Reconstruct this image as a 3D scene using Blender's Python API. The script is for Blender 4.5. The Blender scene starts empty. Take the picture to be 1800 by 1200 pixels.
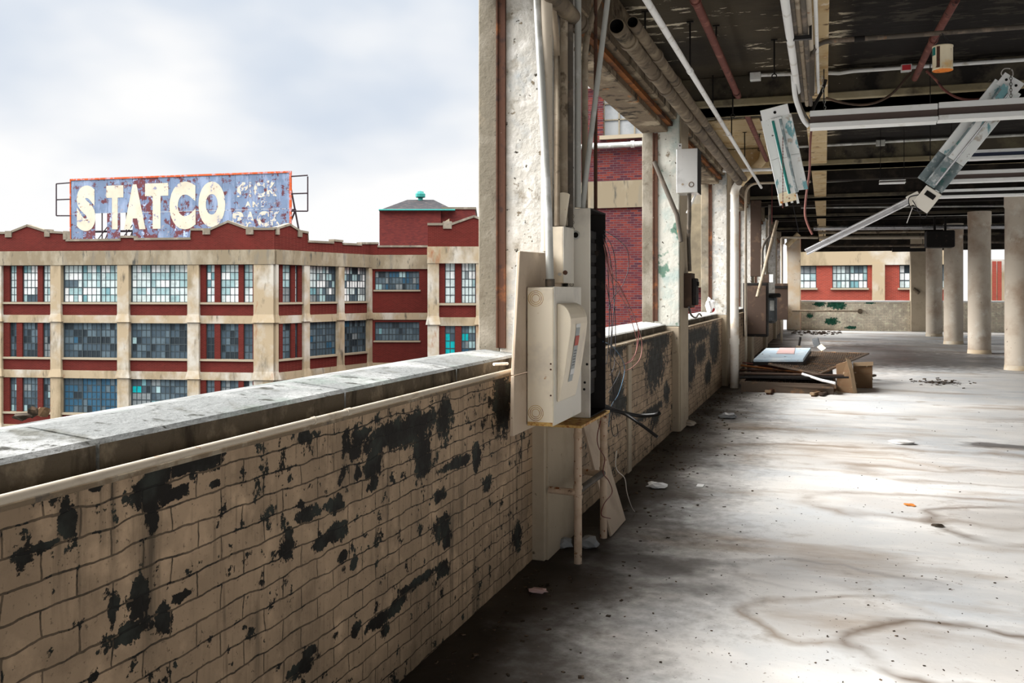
import bpy, bmesh, math, random
from mathutils import Vector, Matrix
random.seed(7)
C = bpy.context.scene.collection
scn = bpy.context.scene

# ---------------------------------------------------------------- camera
HOR, FPX, CX, VX, EYE = 512.0, 1625.0, 900.0, 1450.0, 1.6
YAW = math.atan((VX - CX) / FPX)
S_, C_ = math.sin(YAW), math.cos(YAW)
cam = bpy.data.cameras.new('camera')
camo = bpy.data.objects.new('camera', cam)
C.objects.link(camo)
camo.location = (0, 0, EYE)
camo.rotation_euler = (math.pi / 2, 0, YAW)
cam.sensor_width = 36.0
cam.lens = 36.0 * FPX / 1800.0
cam.shift_y = (HOR - 600.0) / 1800.0
cam.clip_end = 1000
scn.camera = camo

# ---------------------------------------------------------------- view, sky, sun
scn.view_settings.view_transform = 'Standard'
scn.view_settings.look = 'None'
scn.view_settings.gamma = 1.0
scn.view_settings.use_curve_mapping = False
scn.view_settings.exposure = 0.0

SKY_LOW, SKY_HIGH = 1.0, 8.0
wd = bpy.data.worlds.new('overcast_sky')
scn.world = wd
wd.use_nodes = True
wt = wd.node_tree
wt.nodes.clear()
w_out = wt.nodes.new('ShaderNodeOutputWorld')
w_bg = wt.nodes.new('ShaderNodeBackground')
w_tc = wt.nodes.new('ShaderNodeTexCoord')
w_sep = wt.nodes.new('ShaderNodeSeparateXYZ')
wt.links.new(w_tc.outputs['Generated'], w_sep.inputs[0])
w_map = wt.nodes.new('ShaderNodeMapping')
w_map.inputs['Scale'].default_value = (1.0, 1.0, 1.9)
wt.links.new(w_tc.outputs['Generated'], w_map.inputs[0])
w_n = wt.nodes.new('ShaderNodeTexNoise')
w_n.inputs['Scale'].default_value = 4.6
w_n.inputs['Detail'].default_value = 3.5
w_n.inputs['Roughness'].default_value = 0.45
wt.links.new(w_map.outputs[0], w_n.inputs['Vector'])
w_el = wt.nodes.new('ShaderNodeMapRange')          # elevation -> whiteness of the low sky
w_el.inputs['From Min'].default_value = 0.06
w_el.inputs['From Max'].default_value = 0.30
w_el.inputs['To Min'].default_value = 0.33
w_el.inputs['To Max'].default_value = -0.16
wt.links.new(w_sep.outputs['Z'], w_el.inputs['Value'])
w_add = wt.nodes.new('ShaderNodeMath'); w_add.operation = 'ADD'
wt.links.new(w_n.outputs['Fac'], w_add.inputs[0])
wt.links.new(w_el.outputs[0], w_add.inputs[1])
w_cr = wt.nodes.new('ShaderNodeValToRGB')
w_cr.color_ramp.elements[0].position = 0.26
w_cr.color_ramp.elements[0].color = (0.60, 0.69, 0.82, 1)
w_cr.color_ramp.elements[1].position = 0.70
w_cr.color_ramp.elements[1].color = (1.0, 1.0, 1.0, 1)
e = w_cr.color_ramp.elements.new(0.46)
e.color = (0.74, 0.80, 0.885, 1)
wt.links.new(w_add.outputs[0], w_cr.inputs[0])
w_st = wt.nodes.new('ShaderNodeMapRange')          # an overcast sky is brighter overhead
w_st.interpolation_type = 'SMOOTHSTEP'
w_st.inputs['From Min'].default_value = 0.32
w_st.inputs['From Max'].default_value = 0.70
w_st.inputs['To Min'].default_value = SKY_LOW
w_st.inputs['To Max'].default_value = SKY_HIGH
wt.links.new(w_sep.outputs['Z'], w_st.inputs['Value'])
w_hi = wt.nodes.new('ShaderNodeMapRange')          # thin bright cloud overhead is a neutral white
w_hi.inputs['From Min'].default_value = 0.30
w_hi.inputs['From Max'].default_value = 0.55
wt.links.new(w_sep.outputs['Z'], w_hi.inputs['Value'])
w_mx = wt.nodes.new('ShaderNodeMix'); w_mx.data_type = 'RGBA'
wt.links.new(w_hi.outputs[0], w_mx.inputs[0])
wt.links.new(w_cr.outputs[0], w_mx.inputs[6])
w_mx.inputs[7].default_value = (0.90, 0.885, 0.86, 1)
wt.links.new(w_mx.outputs[2], w_bg.inputs['Color'])
wt.links.new(w_st.outputs[0], w_bg.inputs['Strength'])
wt.links.new(w_bg.outputs[0], w_out.inputs[0])

def sun(name, frm, strength, angle, col):
    l = bpy.data.lights.new(name, 'SUN')
    l.energy = strength
    l.angle = math.radians(angle)
    l.color = col
    o = bpy.data.objects.new(name, l)
    C.objects.link(o)
    o.rotation_euler = Vector(frm).to_track_quat('Z', 'Y').to_euler()
    o.location = (-20, -20, 40)
# daylight through thin cloud: a broad soft glow from high on the open left side, a little behind the camera
sun('cloud_veiled_sun', (-0.88, -0.16, 0.52), 11.0, 48, (1.0, 0.98, 0.95))

# ---------------------------------------------------------------- pixel helpers (to find real positions)
def ray(px, py):
    u = (px - CX) / FPX
    return Vector((u * C_ - S_, u * S_ + C_, (HOR - py) / FPX))
EYEV = Vector((0, 0, EYE))
def pX(px, py, X): r = ray(px, py); return EYEV + r * (X / r.x)
def pY(px, py, Y): r = ray(px, py); return EYEV + r * (Y / r.y)
def pZ(px, py, Z): r = ray(px, py); return EYEV + r * ((Z - EYE) / r.z)
def pD(px, py, d): return EYEV + ray(px, py) * d

# ---------------------------------------------------------------- materials
M = {}
class NT:
    def __init__(s, name):
        m = bpy.data.materials.new(name); m.use_nodes = True
        s.m, s.t = m, m.node_tree
        s.b = s.t.nodes['Principled BSDF']
        s.pos = s.t.nodes.new('ShaderNodeNewGeometry').outputs['Position']
    def n(s, typ, **kw):
        o = s.t.nodes.new(typ)
        for k, v in kw.items(): setattr(o, k, v)
        return o
    def link(s, a, b): s.t.links.new(a, b)
    def val(s, inp, v):
        if hasattr(v, 'is_output') or isinstance(v, bpy.types.NodeSocket): s.link(v, inp)
        else: inp.default_value = v
    def math(s, op, a, b=0.0, clamp=False):
        o = s.n('ShaderNodeMath', operation=op, use_clamp=clamp)
        s.val(o.inputs[0], a); s.val(o.inputs[1], b)
        return o.outputs[0]
    def vmath(s, op, a, b):
        o = s.n('ShaderNodeVectorMath', operation=op)
        s.val(o.inputs[0], a); s.val(o.inputs[1], b)
        return o
    def noise(s, scale, detail=4, rough=.55, vec=None, stretch=None, off=0.0, dist=0.0):
        o = s.n('ShaderNodeTexNoise')
        o.inputs['Scale'].default_value = scale
        o.inputs['Detail'].default_value = detail
        o.inputs['Roughness'].default_value = rough
        o.inputs['Distortion'].default_value = dist
        v = vec or s.pos
        if stretch or off:
            mp = s.n('ShaderNodeMapping')
            mp.inputs['Scale'].default_value = stretch or (1, 1, 1)
            mp.inputs['Location'].default_value = (off, off * .7, off * .3)
            s.link(v, mp.inputs[0]); v = mp.outputs[0]
        s.link(v, o.inputs['Vector'])
        return o.outputs['Fac']
    def ramp(s, v, lo, hi, a=0.0, b=1.0):
        o = s.n('ShaderNodeMapRange', clamp=True)
        s.link(v, o.inputs['Value'])
        for k, x in zip(('From Min', 'From Max', 'To Min', 'To Max'), (lo, hi, a, b)): o.inputs[k].default_value = x
        return o.outputs[0]
    def mix(s, f, a, b):
        o = s.n('ShaderNodeMix', data_type='RGBA')
        s.val(o.inputs[0], f)
        for i, v in ((6, a), (7, b)):
            if isinstance(v, tuple): o.inputs[i].default_value = v + ((1,) if len(v) == 3 else ())
            else: s.link(v, o.inputs[i])
        return o.outputs[2]
    def bump(s, h, strength=.4, dist=.01):
        o = s.n('ShaderNodeBump')
        o.inputs['Strength'].default_value = strength
        o.inputs['Distance'].default_value = dist
        s.link(h, o.inputs['Height'])
        prev = s.b.inputs['Normal']
        if prev.links: s.link(prev.links[0].from_socket, o.inputs['Normal'])
        s.link(o.outputs[0], prev)
    def done(s, col, rough=.8, metal=0.0, spec=None):
        if isinstance(col, tuple): s.b.inputs['Base Color'].default_value = col + (1,)
        else: s.link(col, s.b.inputs['Base Color'])
        s.val(s.b.inputs['Roughness'], rough)
        s.val(s.b.inputs['Metallic'], metal)
        s.b.inputs['Specular IOR Level'].default_value = spec if spec is not None else (.12 if not isinstance(rough, float) or rough >= .6 else .3)
        return s.m

def mat(name, col, rough=.8, metal=0., layers=(), bump=None, spec=None):
    """layers: (colour, scale, lo, hi[, stretch[, detail]]) of noise worn into the base colour"""
    t = NT(name)
    c = col
    for i, L in enumerate(layers):
        f = t.noise(L[1], L[5] if len(L) > 5 else 5, .6, stretch=L[4] if len(L) > 4 else None, off=3.7 * (i + 1))
        c = t.mix(t.ramp(f, L[2], L[3]), c, L[0])
    if bump: t.bump(t.noise(bump[0], 5, .6), bump[1], bump[2])
    M[name] = t.done(c, rough, metal, spec)
    return M[name]

# --- plain worn materials
mat('concrete_pier', (.17, .15, .115), .9, layers=[((.27, .245, .20), 3, .48, .66), ((.12, .10, .075), 7, .58, .70), ((.10, .09, .07), 45, .64, .70), ((.33, .27, .19), 2, .55, .75)], bump=(35, .5, .01))
mat('plaster_peeling', (.52, .50, .455), .85, layers=[((.36, .385, .40), 3.2, .50, .66), ((.64, .62, .58), 9, .50, .62), ((.27, .24, .19), 5, .58, .68), ((.20, .165, .12), 13, .635, .66), ((.05, .043, .033), 24, .65, .68)], bump=(14, .8, .02))
mat('plaster_green', (.56, .55, .49), .85, layers=[((.38, .45, .42), 2.2, .52, .64), ((.13, .22, .17), 3.5, .60, .645), ((.24, .20, .15), 9, .61, .66), ((.06, .05, .04), 19, .65, .68)], bump=(14, .7, .015))
mat('plaster_tan', (.42, .35, .26), .85, layers=[((.36, .30, .22), 3, .5, .7), ((.12, .10, .07), 14, .66, .72)], bump=(20, .3, .008))
mat('column_paint', (.64, .56, .46), .75, layers=[((.46, .35, .26), 1.4, .48, .66), ((.74, .69, .60), 3, .56, .7), ((.14, .10, .07), 14, .69, .74), ((.42, .22, .10), 5, .70, .76)], bump=(30, .25, .006))
mat('column_tan', (.66, .52, .35), .8, layers=[((.70, .64, .54), 1.5, .45, .65), ((.30, .22, .14), 4, .62, .74)], bump=(30, .25, .006))
mat('beam_concrete', (.085, .072, .053), .9, layers=[((.17, .145, .09), 1.6, .54, .72), ((.025, .022, .02), 3, .52, .66), ((.40, .36, .28), 22, .69, .72)], bump=(22, .4, .01))
mat('soot', (.02, .017, .015), .95, layers=[((.05, .04, .03), 3, .5, .7)])  # near-black concrete of the far beams and far lintel
mat('beam_flange', (.21, .175, .105), .9, layers=[((.36, .31, .21), 1.3, .5, .7), ((.06, .05, .04), 2.5, .54, .68)], bump=(22, .4, .01))
mat('lintel_rough', (.17, .13, .09), .95, layers=[((.34, .28, .20), 3, .5, .62), ((.05, .04, .03), 5, .54, .64), ((.30, .13, .05), 7, .64, .7)], bump=(12, .9, .03))
mat('beam_tan', (.52, .40, .235), .85, layers=[((.42, .28, .13), 2.5, .5, .66), ((.14, .09, .05), 7, .60, .68), ((.72, .66, .55), 5, .62, .7)], bump=(22, .3, .01))
mat('rust', (.085, .042, .028), .85, layers=[((.26, .10, .04), 5, .56, .72), ((.05, .03, .025), 14, .55, .66), ((.5, .44, .38), 20, .68, .72)], bump=(60, .5, .004))
mat('rust_orange', (.20, .075, .025), .85, layers=[((.06, .03, .02), 3, .45, .6), ((.55, .20, .05), 8, .60, .72)], bump=(60, .4, .004))
mat('pipe_red', (.15, .055, .045), .7, layers=[((.28, .12, .09), 8, .55, .7), ((.05, .03, .03), 12, .58, .68)])
mat('pipe_beige', (.52, .45, .36), .6, layers=[((.36, .29, .21), 6, .55, .7), ((.30, .13, .05), 25, .66, .71)])
mat('pipe_brown', (.27, .215, .155), .6, layers=[((.40, .34, .26), 5, .5, .66), ((.10, .075, .05), 9, .56, .66)])
mat('pipe_umber', (.13, .10, .07), .6, layers=[((.24, .19, .13), 4, .5, .68), ((.05, .04, .03), 7, .54, .66)])
mat('pipe_dark', (.10, .085, .07), .6, layers=[((.22, .17, .13), 6, .52, .66), ((.30, .14, .06), 14, .66, .72)])
mat('pipe_white', (.80, .80, .79), .5, layers=[((.56, .53, .48), 7, .58, .7), ((.30, .24, .18), 30, .70, .74)])
mat('pipe_grey', (.42, .42, .39), .45, .2, layers=[((.62, .62, .60), 4, .5, .6), ((.30, .27, .22), 24, .66, .71)])
mat('stand_pipe', (.56, .43, .32), .7, layers=[((.42, .30, .20), 6, .5, .65), ((.22, .08, .03), 30, .60, .66), ((.11, .06, .04), 11, .64, .70)])
mat('downspout_paint', (.80, .75, .68), .55, layers=[((.62, .50, .36), 4, .52, .7), ((.35, .2, .1), 18, .69, .74)])
mat('downspout_yellow', (.72, .57, .36), .6, layers=[((.5, .34, .17), 6, .52, .68)])
mat('metal_cream', (.84, .74, .58), .42, layers=[((.60, .52, .42), 3, .5, .7), ((.45, .20, .06), 11, .67, .72), ((.10, .06, .04), 60, .73, .76)])
mat('metal_cream_grey', (.72, .68, .60), .45, layers=[((.50, .47, .42), 3, .5, .7), ((.2, .14, .1), 50, .72, .75)])
mat('metal_rim_rust', (.62, .40, .14), .6, layers=[((.35, .13, .04), 30, .48, .6), ((.74, .60, .40), 12, .56, .68)])
mat('board_tan', (.52, .42, .32), .7, layers=[((.40, .31, .23), 3, .5, .7), ((.2, .14, .09), 25, .69, .73)])
mat('metal_shiny', (.70, .69, .66), .28, .75, layers=[((.40, .38, .36), 3, .55, .7), ((.3, .2, .12), 30, .70, .74)])
mat('metal_black', (.018, .016, .015), .6, layers=[((.06, .045, .035), 9, .6, .72)])
mat('metal_darkbrown', (.075, .05, .038), .7, layers=[((.14, .09, .06), 5, .55, .7)])
mat('meter_grey', (.085, .09, .095), .6, layers=[((.17, .17, .17), 7, .58, .7)])
mat('hole_dark', (.012, .011, .010), .9)
mat('rubber_black', (.015, .014, .014), .35)
mat('wire_red', (.13, .015, .015), .5)
mat('wire_black', (.02, .018, .022), .5)
mat('wire_white', (.62, .58, .54), .5)
mat('wire_blue', (.06, .14, .22), .5)
mat('cable_pink', (.27, .11, .09), .5)
mat('enamel_white', (.86, .87, .86), .35, layers=[((.70, .68, .64), 6, .60, .72)])
mat('enamel_peeling', (.84, .86, .85), .4, layers=[((.20, .42, .46), 5, .57, .60, (1, 1, .35)), ((.55, .50, .44), 9, .60, .68), ((.12, .11, .10), 15, .68, .71)])
mat('enamel_grey', (.20, .25, .26), .45, layers=[((.50, .53, .53), 12, .52, .62), ((.08, .2, .19), 5, .6, .66)])
mat('channel_brown', (.10, .07, .06), .55)
mat('channel_blue', (.035, .045, .085), .5)
mat('aluminium', (.66, .66, .68), .25, .8, layers=[((.30, .29, .30), 4, .56, .7)])
mat('can_cream', (.80, .70, .50), .5, layers=[((.62, .25, .04), 14, .58, .66), ((.20, .07, .03), 22, .64, .68), ((.80, .52, .2), 7, .55, .7)])
mat('can_rust', (.75, .22, .03), .75, layers=[((.4, .1, .02), 20, .5, .65)])
mat('wood_old', (.20, .125, .07), .85, layers=[((.20, .11, .06), 7, .5, .66, (1, 1, 5)), ((.52, .40, .28), 12, .62, .7)])
mat('wood_pale', (.38, .27, .17), .85, layers=[((.36, .24, .14), 9, .54, .7)])
mat('grate_metal', (.14, .105, .08), .6, .3, layers=[((.30, .17, .09), 7, .54, .68)])
mat('panel_blue', (.55, .68, .78), .4, layers=[((.72, .80, .85), 4, .5, .65), ((.03, .035, .04), 9, .635, .66), ((.22, .20, .18), 28, .68, .72)])
mat('paper_pink', (.66, .46, .44), .8)
mat('paper_white', (.85, .85, .84), .8)
mat('plastic_clear', (.30, .31, .32), .2)
mat('leaf_orange', (.62, .22, .05), .7)
mat('debris_dark', (.05, .038, .028), .95, layers=[((.16, .11, .075), 30, .5, .62)])
mat('label_grey', (.36, .38, .38), .5)
mat('label_red', (.50, .08, .05), .5)
mat('label_white', (.72, .72, .70), .5)
mat('copper_green', (.03, .20, .175), .6, layers=[((.03, .18, .17), 6, .5, .65)])
mat('roof_slate', (.014, .014, .017), .9, layers=[((.035, .028, .028), 2.5, .5, .65), ((.08, .03, .02), 1.2, .64, .72)])
mat('rag_white', (.80, .78, .76), .8)
mat('rag_red', (.60, .05, .06), .7)
mat('stone_coping', (.15, .157, .155), .85, layers=[((.30, .305, .30), 2.2, .46, .64), ((.09, .09, .08), 5.5, .56, .66), ((.04, .04, .035), 30, .62, .68), ((.13, .16, .14), 2.2, .56, .7), ((.03, .03, .025), 9, .60, .68)], bump=(28, .7, .012))
mat('stone_coping_pale', (.40, .395, .37), .85, layers=[((.55, .54, .51), 3, .46, .64), ((.16, .15, .12), 6, .60, .70)], bump=(28, .6, .01))  # paler copy of the coping stone, painted as if brightly lit
mat('stone_soffit', (.10, .085, .065), .95, layers=[((.20, .17, .13), 10, .52, .66), ((.03, .025, .02), 8, .55, .68, (1, 1, .25))], bump=(28, .8, .015))
mat('ledge_concrete', (.20, .15, .10), .85, layers=[((.32, .27, .20), 9, .52, .62), ((.12, .10, .08), 14, .58, .66)], bump=(40, .6, .008))
# far buildings
mat('far_cream', (.28, .225, .15), .9, layers=[((.36, .34, .30), .35, .48, .62), ((.17, .135, .085), .8, .52, .70, (1, 1, .4)), ((.07, .06, .045), 1.9, .60, .74, (1, 1, .3)), ((.22, .10, .05), .9, .66, .74, (1, 1, .35))])
mat('far_cornice', (.17, .14, .095), .9, layers=[((.25, .22, .165), .8, .46, .62, (1, 1, .5)), ((.13, .12, .10), 1.6, .54, .70, (1, 1, .25)), ((.05, .05, .045), 4.0, .60, .72, (1, 1, .2))])
mat('far_coping', (.15, .13, .10), .9, layers=[((.24, .21, .17), 1.3, .5, .66), ((.1, .09, .08), 3, .6, .7)])
mat('far_sill', (.26, .22, .16), .9)
mat('far_frame', (.035, .045, .05), .6)
mat('steel_dark', (.035, .025, .03), .7)
for nm, c in (('frost', (.60, .70, .70)), ('white', (.82, .85, .85)), ('pale', (.34, .50, .52)), ('aqua', (.18, .36, .40)),
              ('slate', (.10, .145, .175)), ('dusk', (.055, .085, .11)), ('dark', (.02, .03, .038)), ('teal', (.0, .40, .43)), ('blue', (.03, .10, .17)), ('ash', (.22, .25, .26))):
    mat('pane_' + nm, tuple(x * .72 for x in c), .45, layers=[(tuple(x * .5 for x in c), 3.0, .5, .7)], spec=.2)
mat('ground_asphalt', (.12, .12, .12), .95)
mat('wing_plaster', (.20, .165, .11), .9, layers=[((.12, .10, .07), 1, .5, .7)])  # plaster colour darkened for the shade the panel stands in
mat('letter_cream', (.84, .80, .70), .8)

def brick_mat(name, axis, base, dark, mortar, bw, bh, msize, noise_amt=.5, bumpd=.008):
    """red brickwork; axis = direction along the wall"""
    t = NT(name)
    d = t.vmath('DOT_PRODUCT', t.pos, axis)
    sp = t.n('ShaderNodeSeparateXYZ'); t.link(t.pos, sp.inputs[0])
    cb = t.n('ShaderNodeCombineXYZ'); t.link(d.outputs['Value'], cb.inputs[0]); t.link(sp.outputs['Z'], cb.inputs[1])
    br = t.n('ShaderNodeTexBrick')
    br.inputs['Scale'].default_value = 1.0
    br.inputs['Brick Width'].default_value = bw
    br.inputs['Row Height'].default_value = bh
    br.inputs['Mortar Size'].default_value = msize
    br.inputs['Mortar Smooth'].default_value = .3
    br.inputs['Color1'].default_value = base + (1,)
    br.inputs['Color2'].default_value = dark + (1,)
    br.inputs['Mortar'].default_value = mortar + (1,)
    t.link(cb.outputs[0], br.inputs['Vector'])
    c = t.mix(t.ramp(t.noise(.9, 5), .5, .75, 0, noise_amt), br.outputs['Color'], dark)
    c = t.mix(t.ramp(t.noise(.35, 4, off=9), .55, .75, 0, .5), c, tuple(x * 1.35 for x in base))
    t.bump(br.outputs['Fac'], -.3, bumpd)
    M[name] = t.done(c, .9)

def painted_brick(name, patches, paint, chip=.60, bare=(.012, .010, .008), axis='Y', green=None, bumps=1.0, grime=1.0):
    """cream paint over brick, joints showing, paint fallen away in patches: (along, z, half-width, half-height)"""
    t = NT(name)
    sp = t.n('ShaderNodeSeparateXYZ'); t.link(t.pos, sp.inputs[0])
    cb = t.n('ShaderNodeCombineXYZ'); t.link(sp.outputs[axis], cb.inputs[0]); t.link(sp.outputs['Z'], cb.inputs[1])
    P = cb.outputs[0]
    wob = t.n('ShaderNodeTexNoise'); wob.inputs['Scale'].default_value = 7.0; wob.inputs['Detail'].default_value = 6
    t.link(P, wob.inputs['Vector'])
    w1 = t.vmath('SUBTRACT', wob.outputs['Color'], (.5, .5, .5)).outputs[0]
    w2 = t.vmath('SCALE', w1, (0, 0, 0)); w2.inputs['Scale'].default_value = .04
    PW = t.vmath('ADD', P, w2.outputs[0]).outputs[0]
    br = t.n('ShaderNodeTexBrick')
    br.inputs['Scale'].default_value = 1.0
    br.inputs['Brick Width'].default_value = .215
    br.inputs['Row Height'].default_value = .0685
    br.inputs['Mortar Size'].default_value = .003
    br.inputs['Mortar Smooth'].default_value = .25
    br.inputs['Color1'].default_value = (1, 1, 1, 1); br.inputs['Color2'].default_value = (.84, .84, .84, 1)
    t.link(PW, br.inputs['Vector'])
    fac = br.outputs['Fac']
    c = t.mix(t.ramp(t.noise(2.4, 5), .42, .68), paint, tuple(x * .72 for x in paint))
    c = t.mix(t.ramp(t.noise(7, 5, off=4), .52, .7), c, tuple(min(1, x * 1.3) for x in paint))
    c = t.mix(t.ramp(t.noise(3.2, 7, .7, off=41), .50, .72, 0, .75 * grime), c, tuple(x * .42 for x in paint))
    c = t.mix(t.ramp(t.noise(60, 4, .7, off=44), .60, .70, 0, .7 * grime), c, (.06, .045, .03))
    mul = t.n('ShaderNodeMix', data_type='RGBA', blend_type='MULTIPLY'); mul.inputs[0].default_value = .6
    t.link(c, mul.inputs[6]); t.link(br.outputs['Color'], mul.inputs[7]); c = mul.outputs[2]
    # open joints where the paint has cracked
    c = t.mix(t.math('MULTIPLY', fac, .22), c, (.06, .045, .03))
    spw = t.n('ShaderNodeSeparateXYZ'); t.link(PW, spw.inputs[0])
    row = t.math('FRACT', t.math('ADD', t.math('DIVIDE', spw.outputs['Y'], .0685), .5))
    dl = t.math('ABSOLUTE', t.math('SUBTRACT', row, .5))
    wid = t.ramp(t.noise(4.5, 6, .68, off=2), .44, .72, .0, .07)
    jf = t.math('SUBTRACT', 1.0, t.math('DIVIDE', dl, t.math('ADD', wid, .004)), True)
    c = t.mix(t.math('MULTIPLY', t.math('POWER', jf, .7), t.ramp(t.noise(3.0, 5, .6, off=12), .36, .62, .08 * grime, .9 * grime)), c, (.035, .027, .02))
    vj = t.math('MULTIPLY', fac, t.ramp(t.noise(8, 5, .65, off=22), .52, .62))
    c = t.mix(t.math('MULTIPLY', vj, .8), c, (.035, .028, .02))
    # runs of dirt from the ledge
    st = t.noise(10, 5, .6, stretch=(1, 1, .09), off=5)
    c = t.mix(t.math('MULTIPLY', t.ramp(st, .52, .72), t.ramp(t.noise(1.6, 3, off=8), .36, .6, 0, grime)), c, (.07, .055, .038))
    st2 = t.noise(34, 4, .6, stretch=(1, 1, .06), off=15)
    c = t.mix(t.math('MULTIPLY', t.ramp(st2, .55, .7), t.ramp(t.noise(2.6, 3, off=18), .45, .62, 0, .85 * grime)), c, (.05, .04, .028))
    # the patches
    nz = t.math('MULTIPLY', t.math('SUBTRACT', t.noise(11, 7, .72), .5), 2.6)
    n2 = t.math('MULTIPLY', t.math('SUBTRACT', t.noise(34, 5, .7, off=1), .5), 1.5)
    fld = None
    for (a, z, ra, rz) in patches:
        d = t.vmath('SUBTRACT', PW, (a, z, 0)).outputs[0]
        d = t.vmath('MULTIPLY', d, (1 / ra, 1 / rz, 0)).outputs[0]
        l = t.vmath('LENGTH', d, (0, 0, 0)).outputs['Value']
        fld = l if fld is None else t.math('MINIMUM', fld, l)
    chips = t.math('SUBTRACT', 1.0, t.ramp(t.math('ADD', t.math('ADD', t.noise(15, 7, .68, off=6), t.math('MULTIPLY', t.math('SUBTRACT', t.noise(1.6, 3, off=31), .5), .42)), t.math('MULTIPLY', fac, .05)), chip + .03, chip + .042))
    if fld is not None:
        v = t.math('ADD', t.math('ADD', fld, nz), t.math('ADD', n2, t.math('MULTIPLY', fac, .35)))
        msk = t.ramp(v, .98, 1.03)
        msk = t.math('MULTIPLY', msk, chips)
    else: msk = chips
    gone = t.math('SUBTRACT', 1.0, msk)
    bc = t.mix(t.ramp(t.noise(8, 4, off=3), .45, .62), bare, green or (.030, .034, .028))
    bc = t.mix(t.math('MULTIPLY', fac, .7), bc, (.012, .011, .010))
    c = t.mix(gone, c, bc)
    h = t.math('SUBTRACT', t.math('MULTIPLY', msk, .35), t.math('MULTIPLY', fac, .6))
    t.bump(h, .8 * bumps, .008)
    t.bump(t.noise(42, 5, .6), .25, .006)
    M[name] = t.done(c, .62)

def wall_patch(px, py, rx, ry, X=-1.65):
    p = pX(px, py, X); q = pX(px + rx, py, X); d = (p - EYEV).dot(Vector((-S_, C_, 0)))
    return (p.y, p.z, max(.015, abs(q.y - p.y)), max(.012, ry * d / FPX))
near_px = [(335, 815, 52, 24), (268, 862, 36, 34), (268, 905, 14, 40), (300, 868, 34, 12), (115, 918, 15, 34), (170, 853, 14, 8),
           (85, 955, 26, 8), (245, 1050, 20, 46), (225, 1112, 42, 20), (285, 1090, 18, 26), (320, 1045, 14, 10), (195, 1085, 8, 26), (375, 853, 12, 7),
           (690, 765, 66, 24), (735, 742, 34, 22), (742, 800, 17, 52), (655, 815, 14, 36), (658, 848, 9, 14), (782, 738, 14, 36), (640, 760, 16, 12), (535, 768, 12, 14),
           (540, 905, 24, 14), (592, 885, 16, 16), (568, 950, 18, 14), (592, 935, 18, 22), (507, 965, 9, 20), (508, 938, 8, 10), (622, 990, 7, 14), (602, 978, 8, 10),
           (778, 925, 14, 26), (785, 945, 9, 20), (772, 870, 10, 16), (780, 1000, 11, 16), (735, 1022, 30, 9), (672, 1085, 28, 12), (700, 1060, 14, 14), (678, 1105, 8, 14), (626, 1105, 8, 12),
           (533, 1170, 26, 14), (545, 1145, 12, 12), (883, 710, 15, 60), (857, 850, 8, 14), (910, 940, 8, 28), (800, 815, 26, 10), (838, 800, 8, 30)]
mid_px = [(1152, 640, 16, 44), (1160, 600, 18, 18), (1085, 690, 12, 30), (1090, 712, 14, 18), (1145, 722, 24, 8), (1152, 730, 7, 18), (1085, 610, 14, 16), (1140, 590, 22, 14), (1172, 690, 5, 20),
          (1215, 640, 8, 40), (1225, 590, 24, 14), (1232, 620, 9, 20), (1256, 600, 8, 40), (1208, 600, 6, 24), (1245, 655, 6, 22), (1285, 590, 10, 40)]
painted_brick('paint_brick_wall', [wall_patch(*p) for p in near_px + mid_px], (.42, .30, .195), .575)
FARY = 40.3
painted_brick('paint_brick_far', [(X, z, a, b) for (X, z, a, b) in ((-.2, 1.1, .25, .12), (.45, 1.05, .38, .18), (.6, .98, .22, .14), (.28, .36, .26, .16), (1.0, .12, .2, .07), (1.75, 1.14, .2, .05), (-.6, .6, .12, .1))],
              (.84, .75, .60), .66, bare=(.01, .075, .045), axis='X', green=(.03, .13, .085), bumps=.6, grime=.25)

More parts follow.
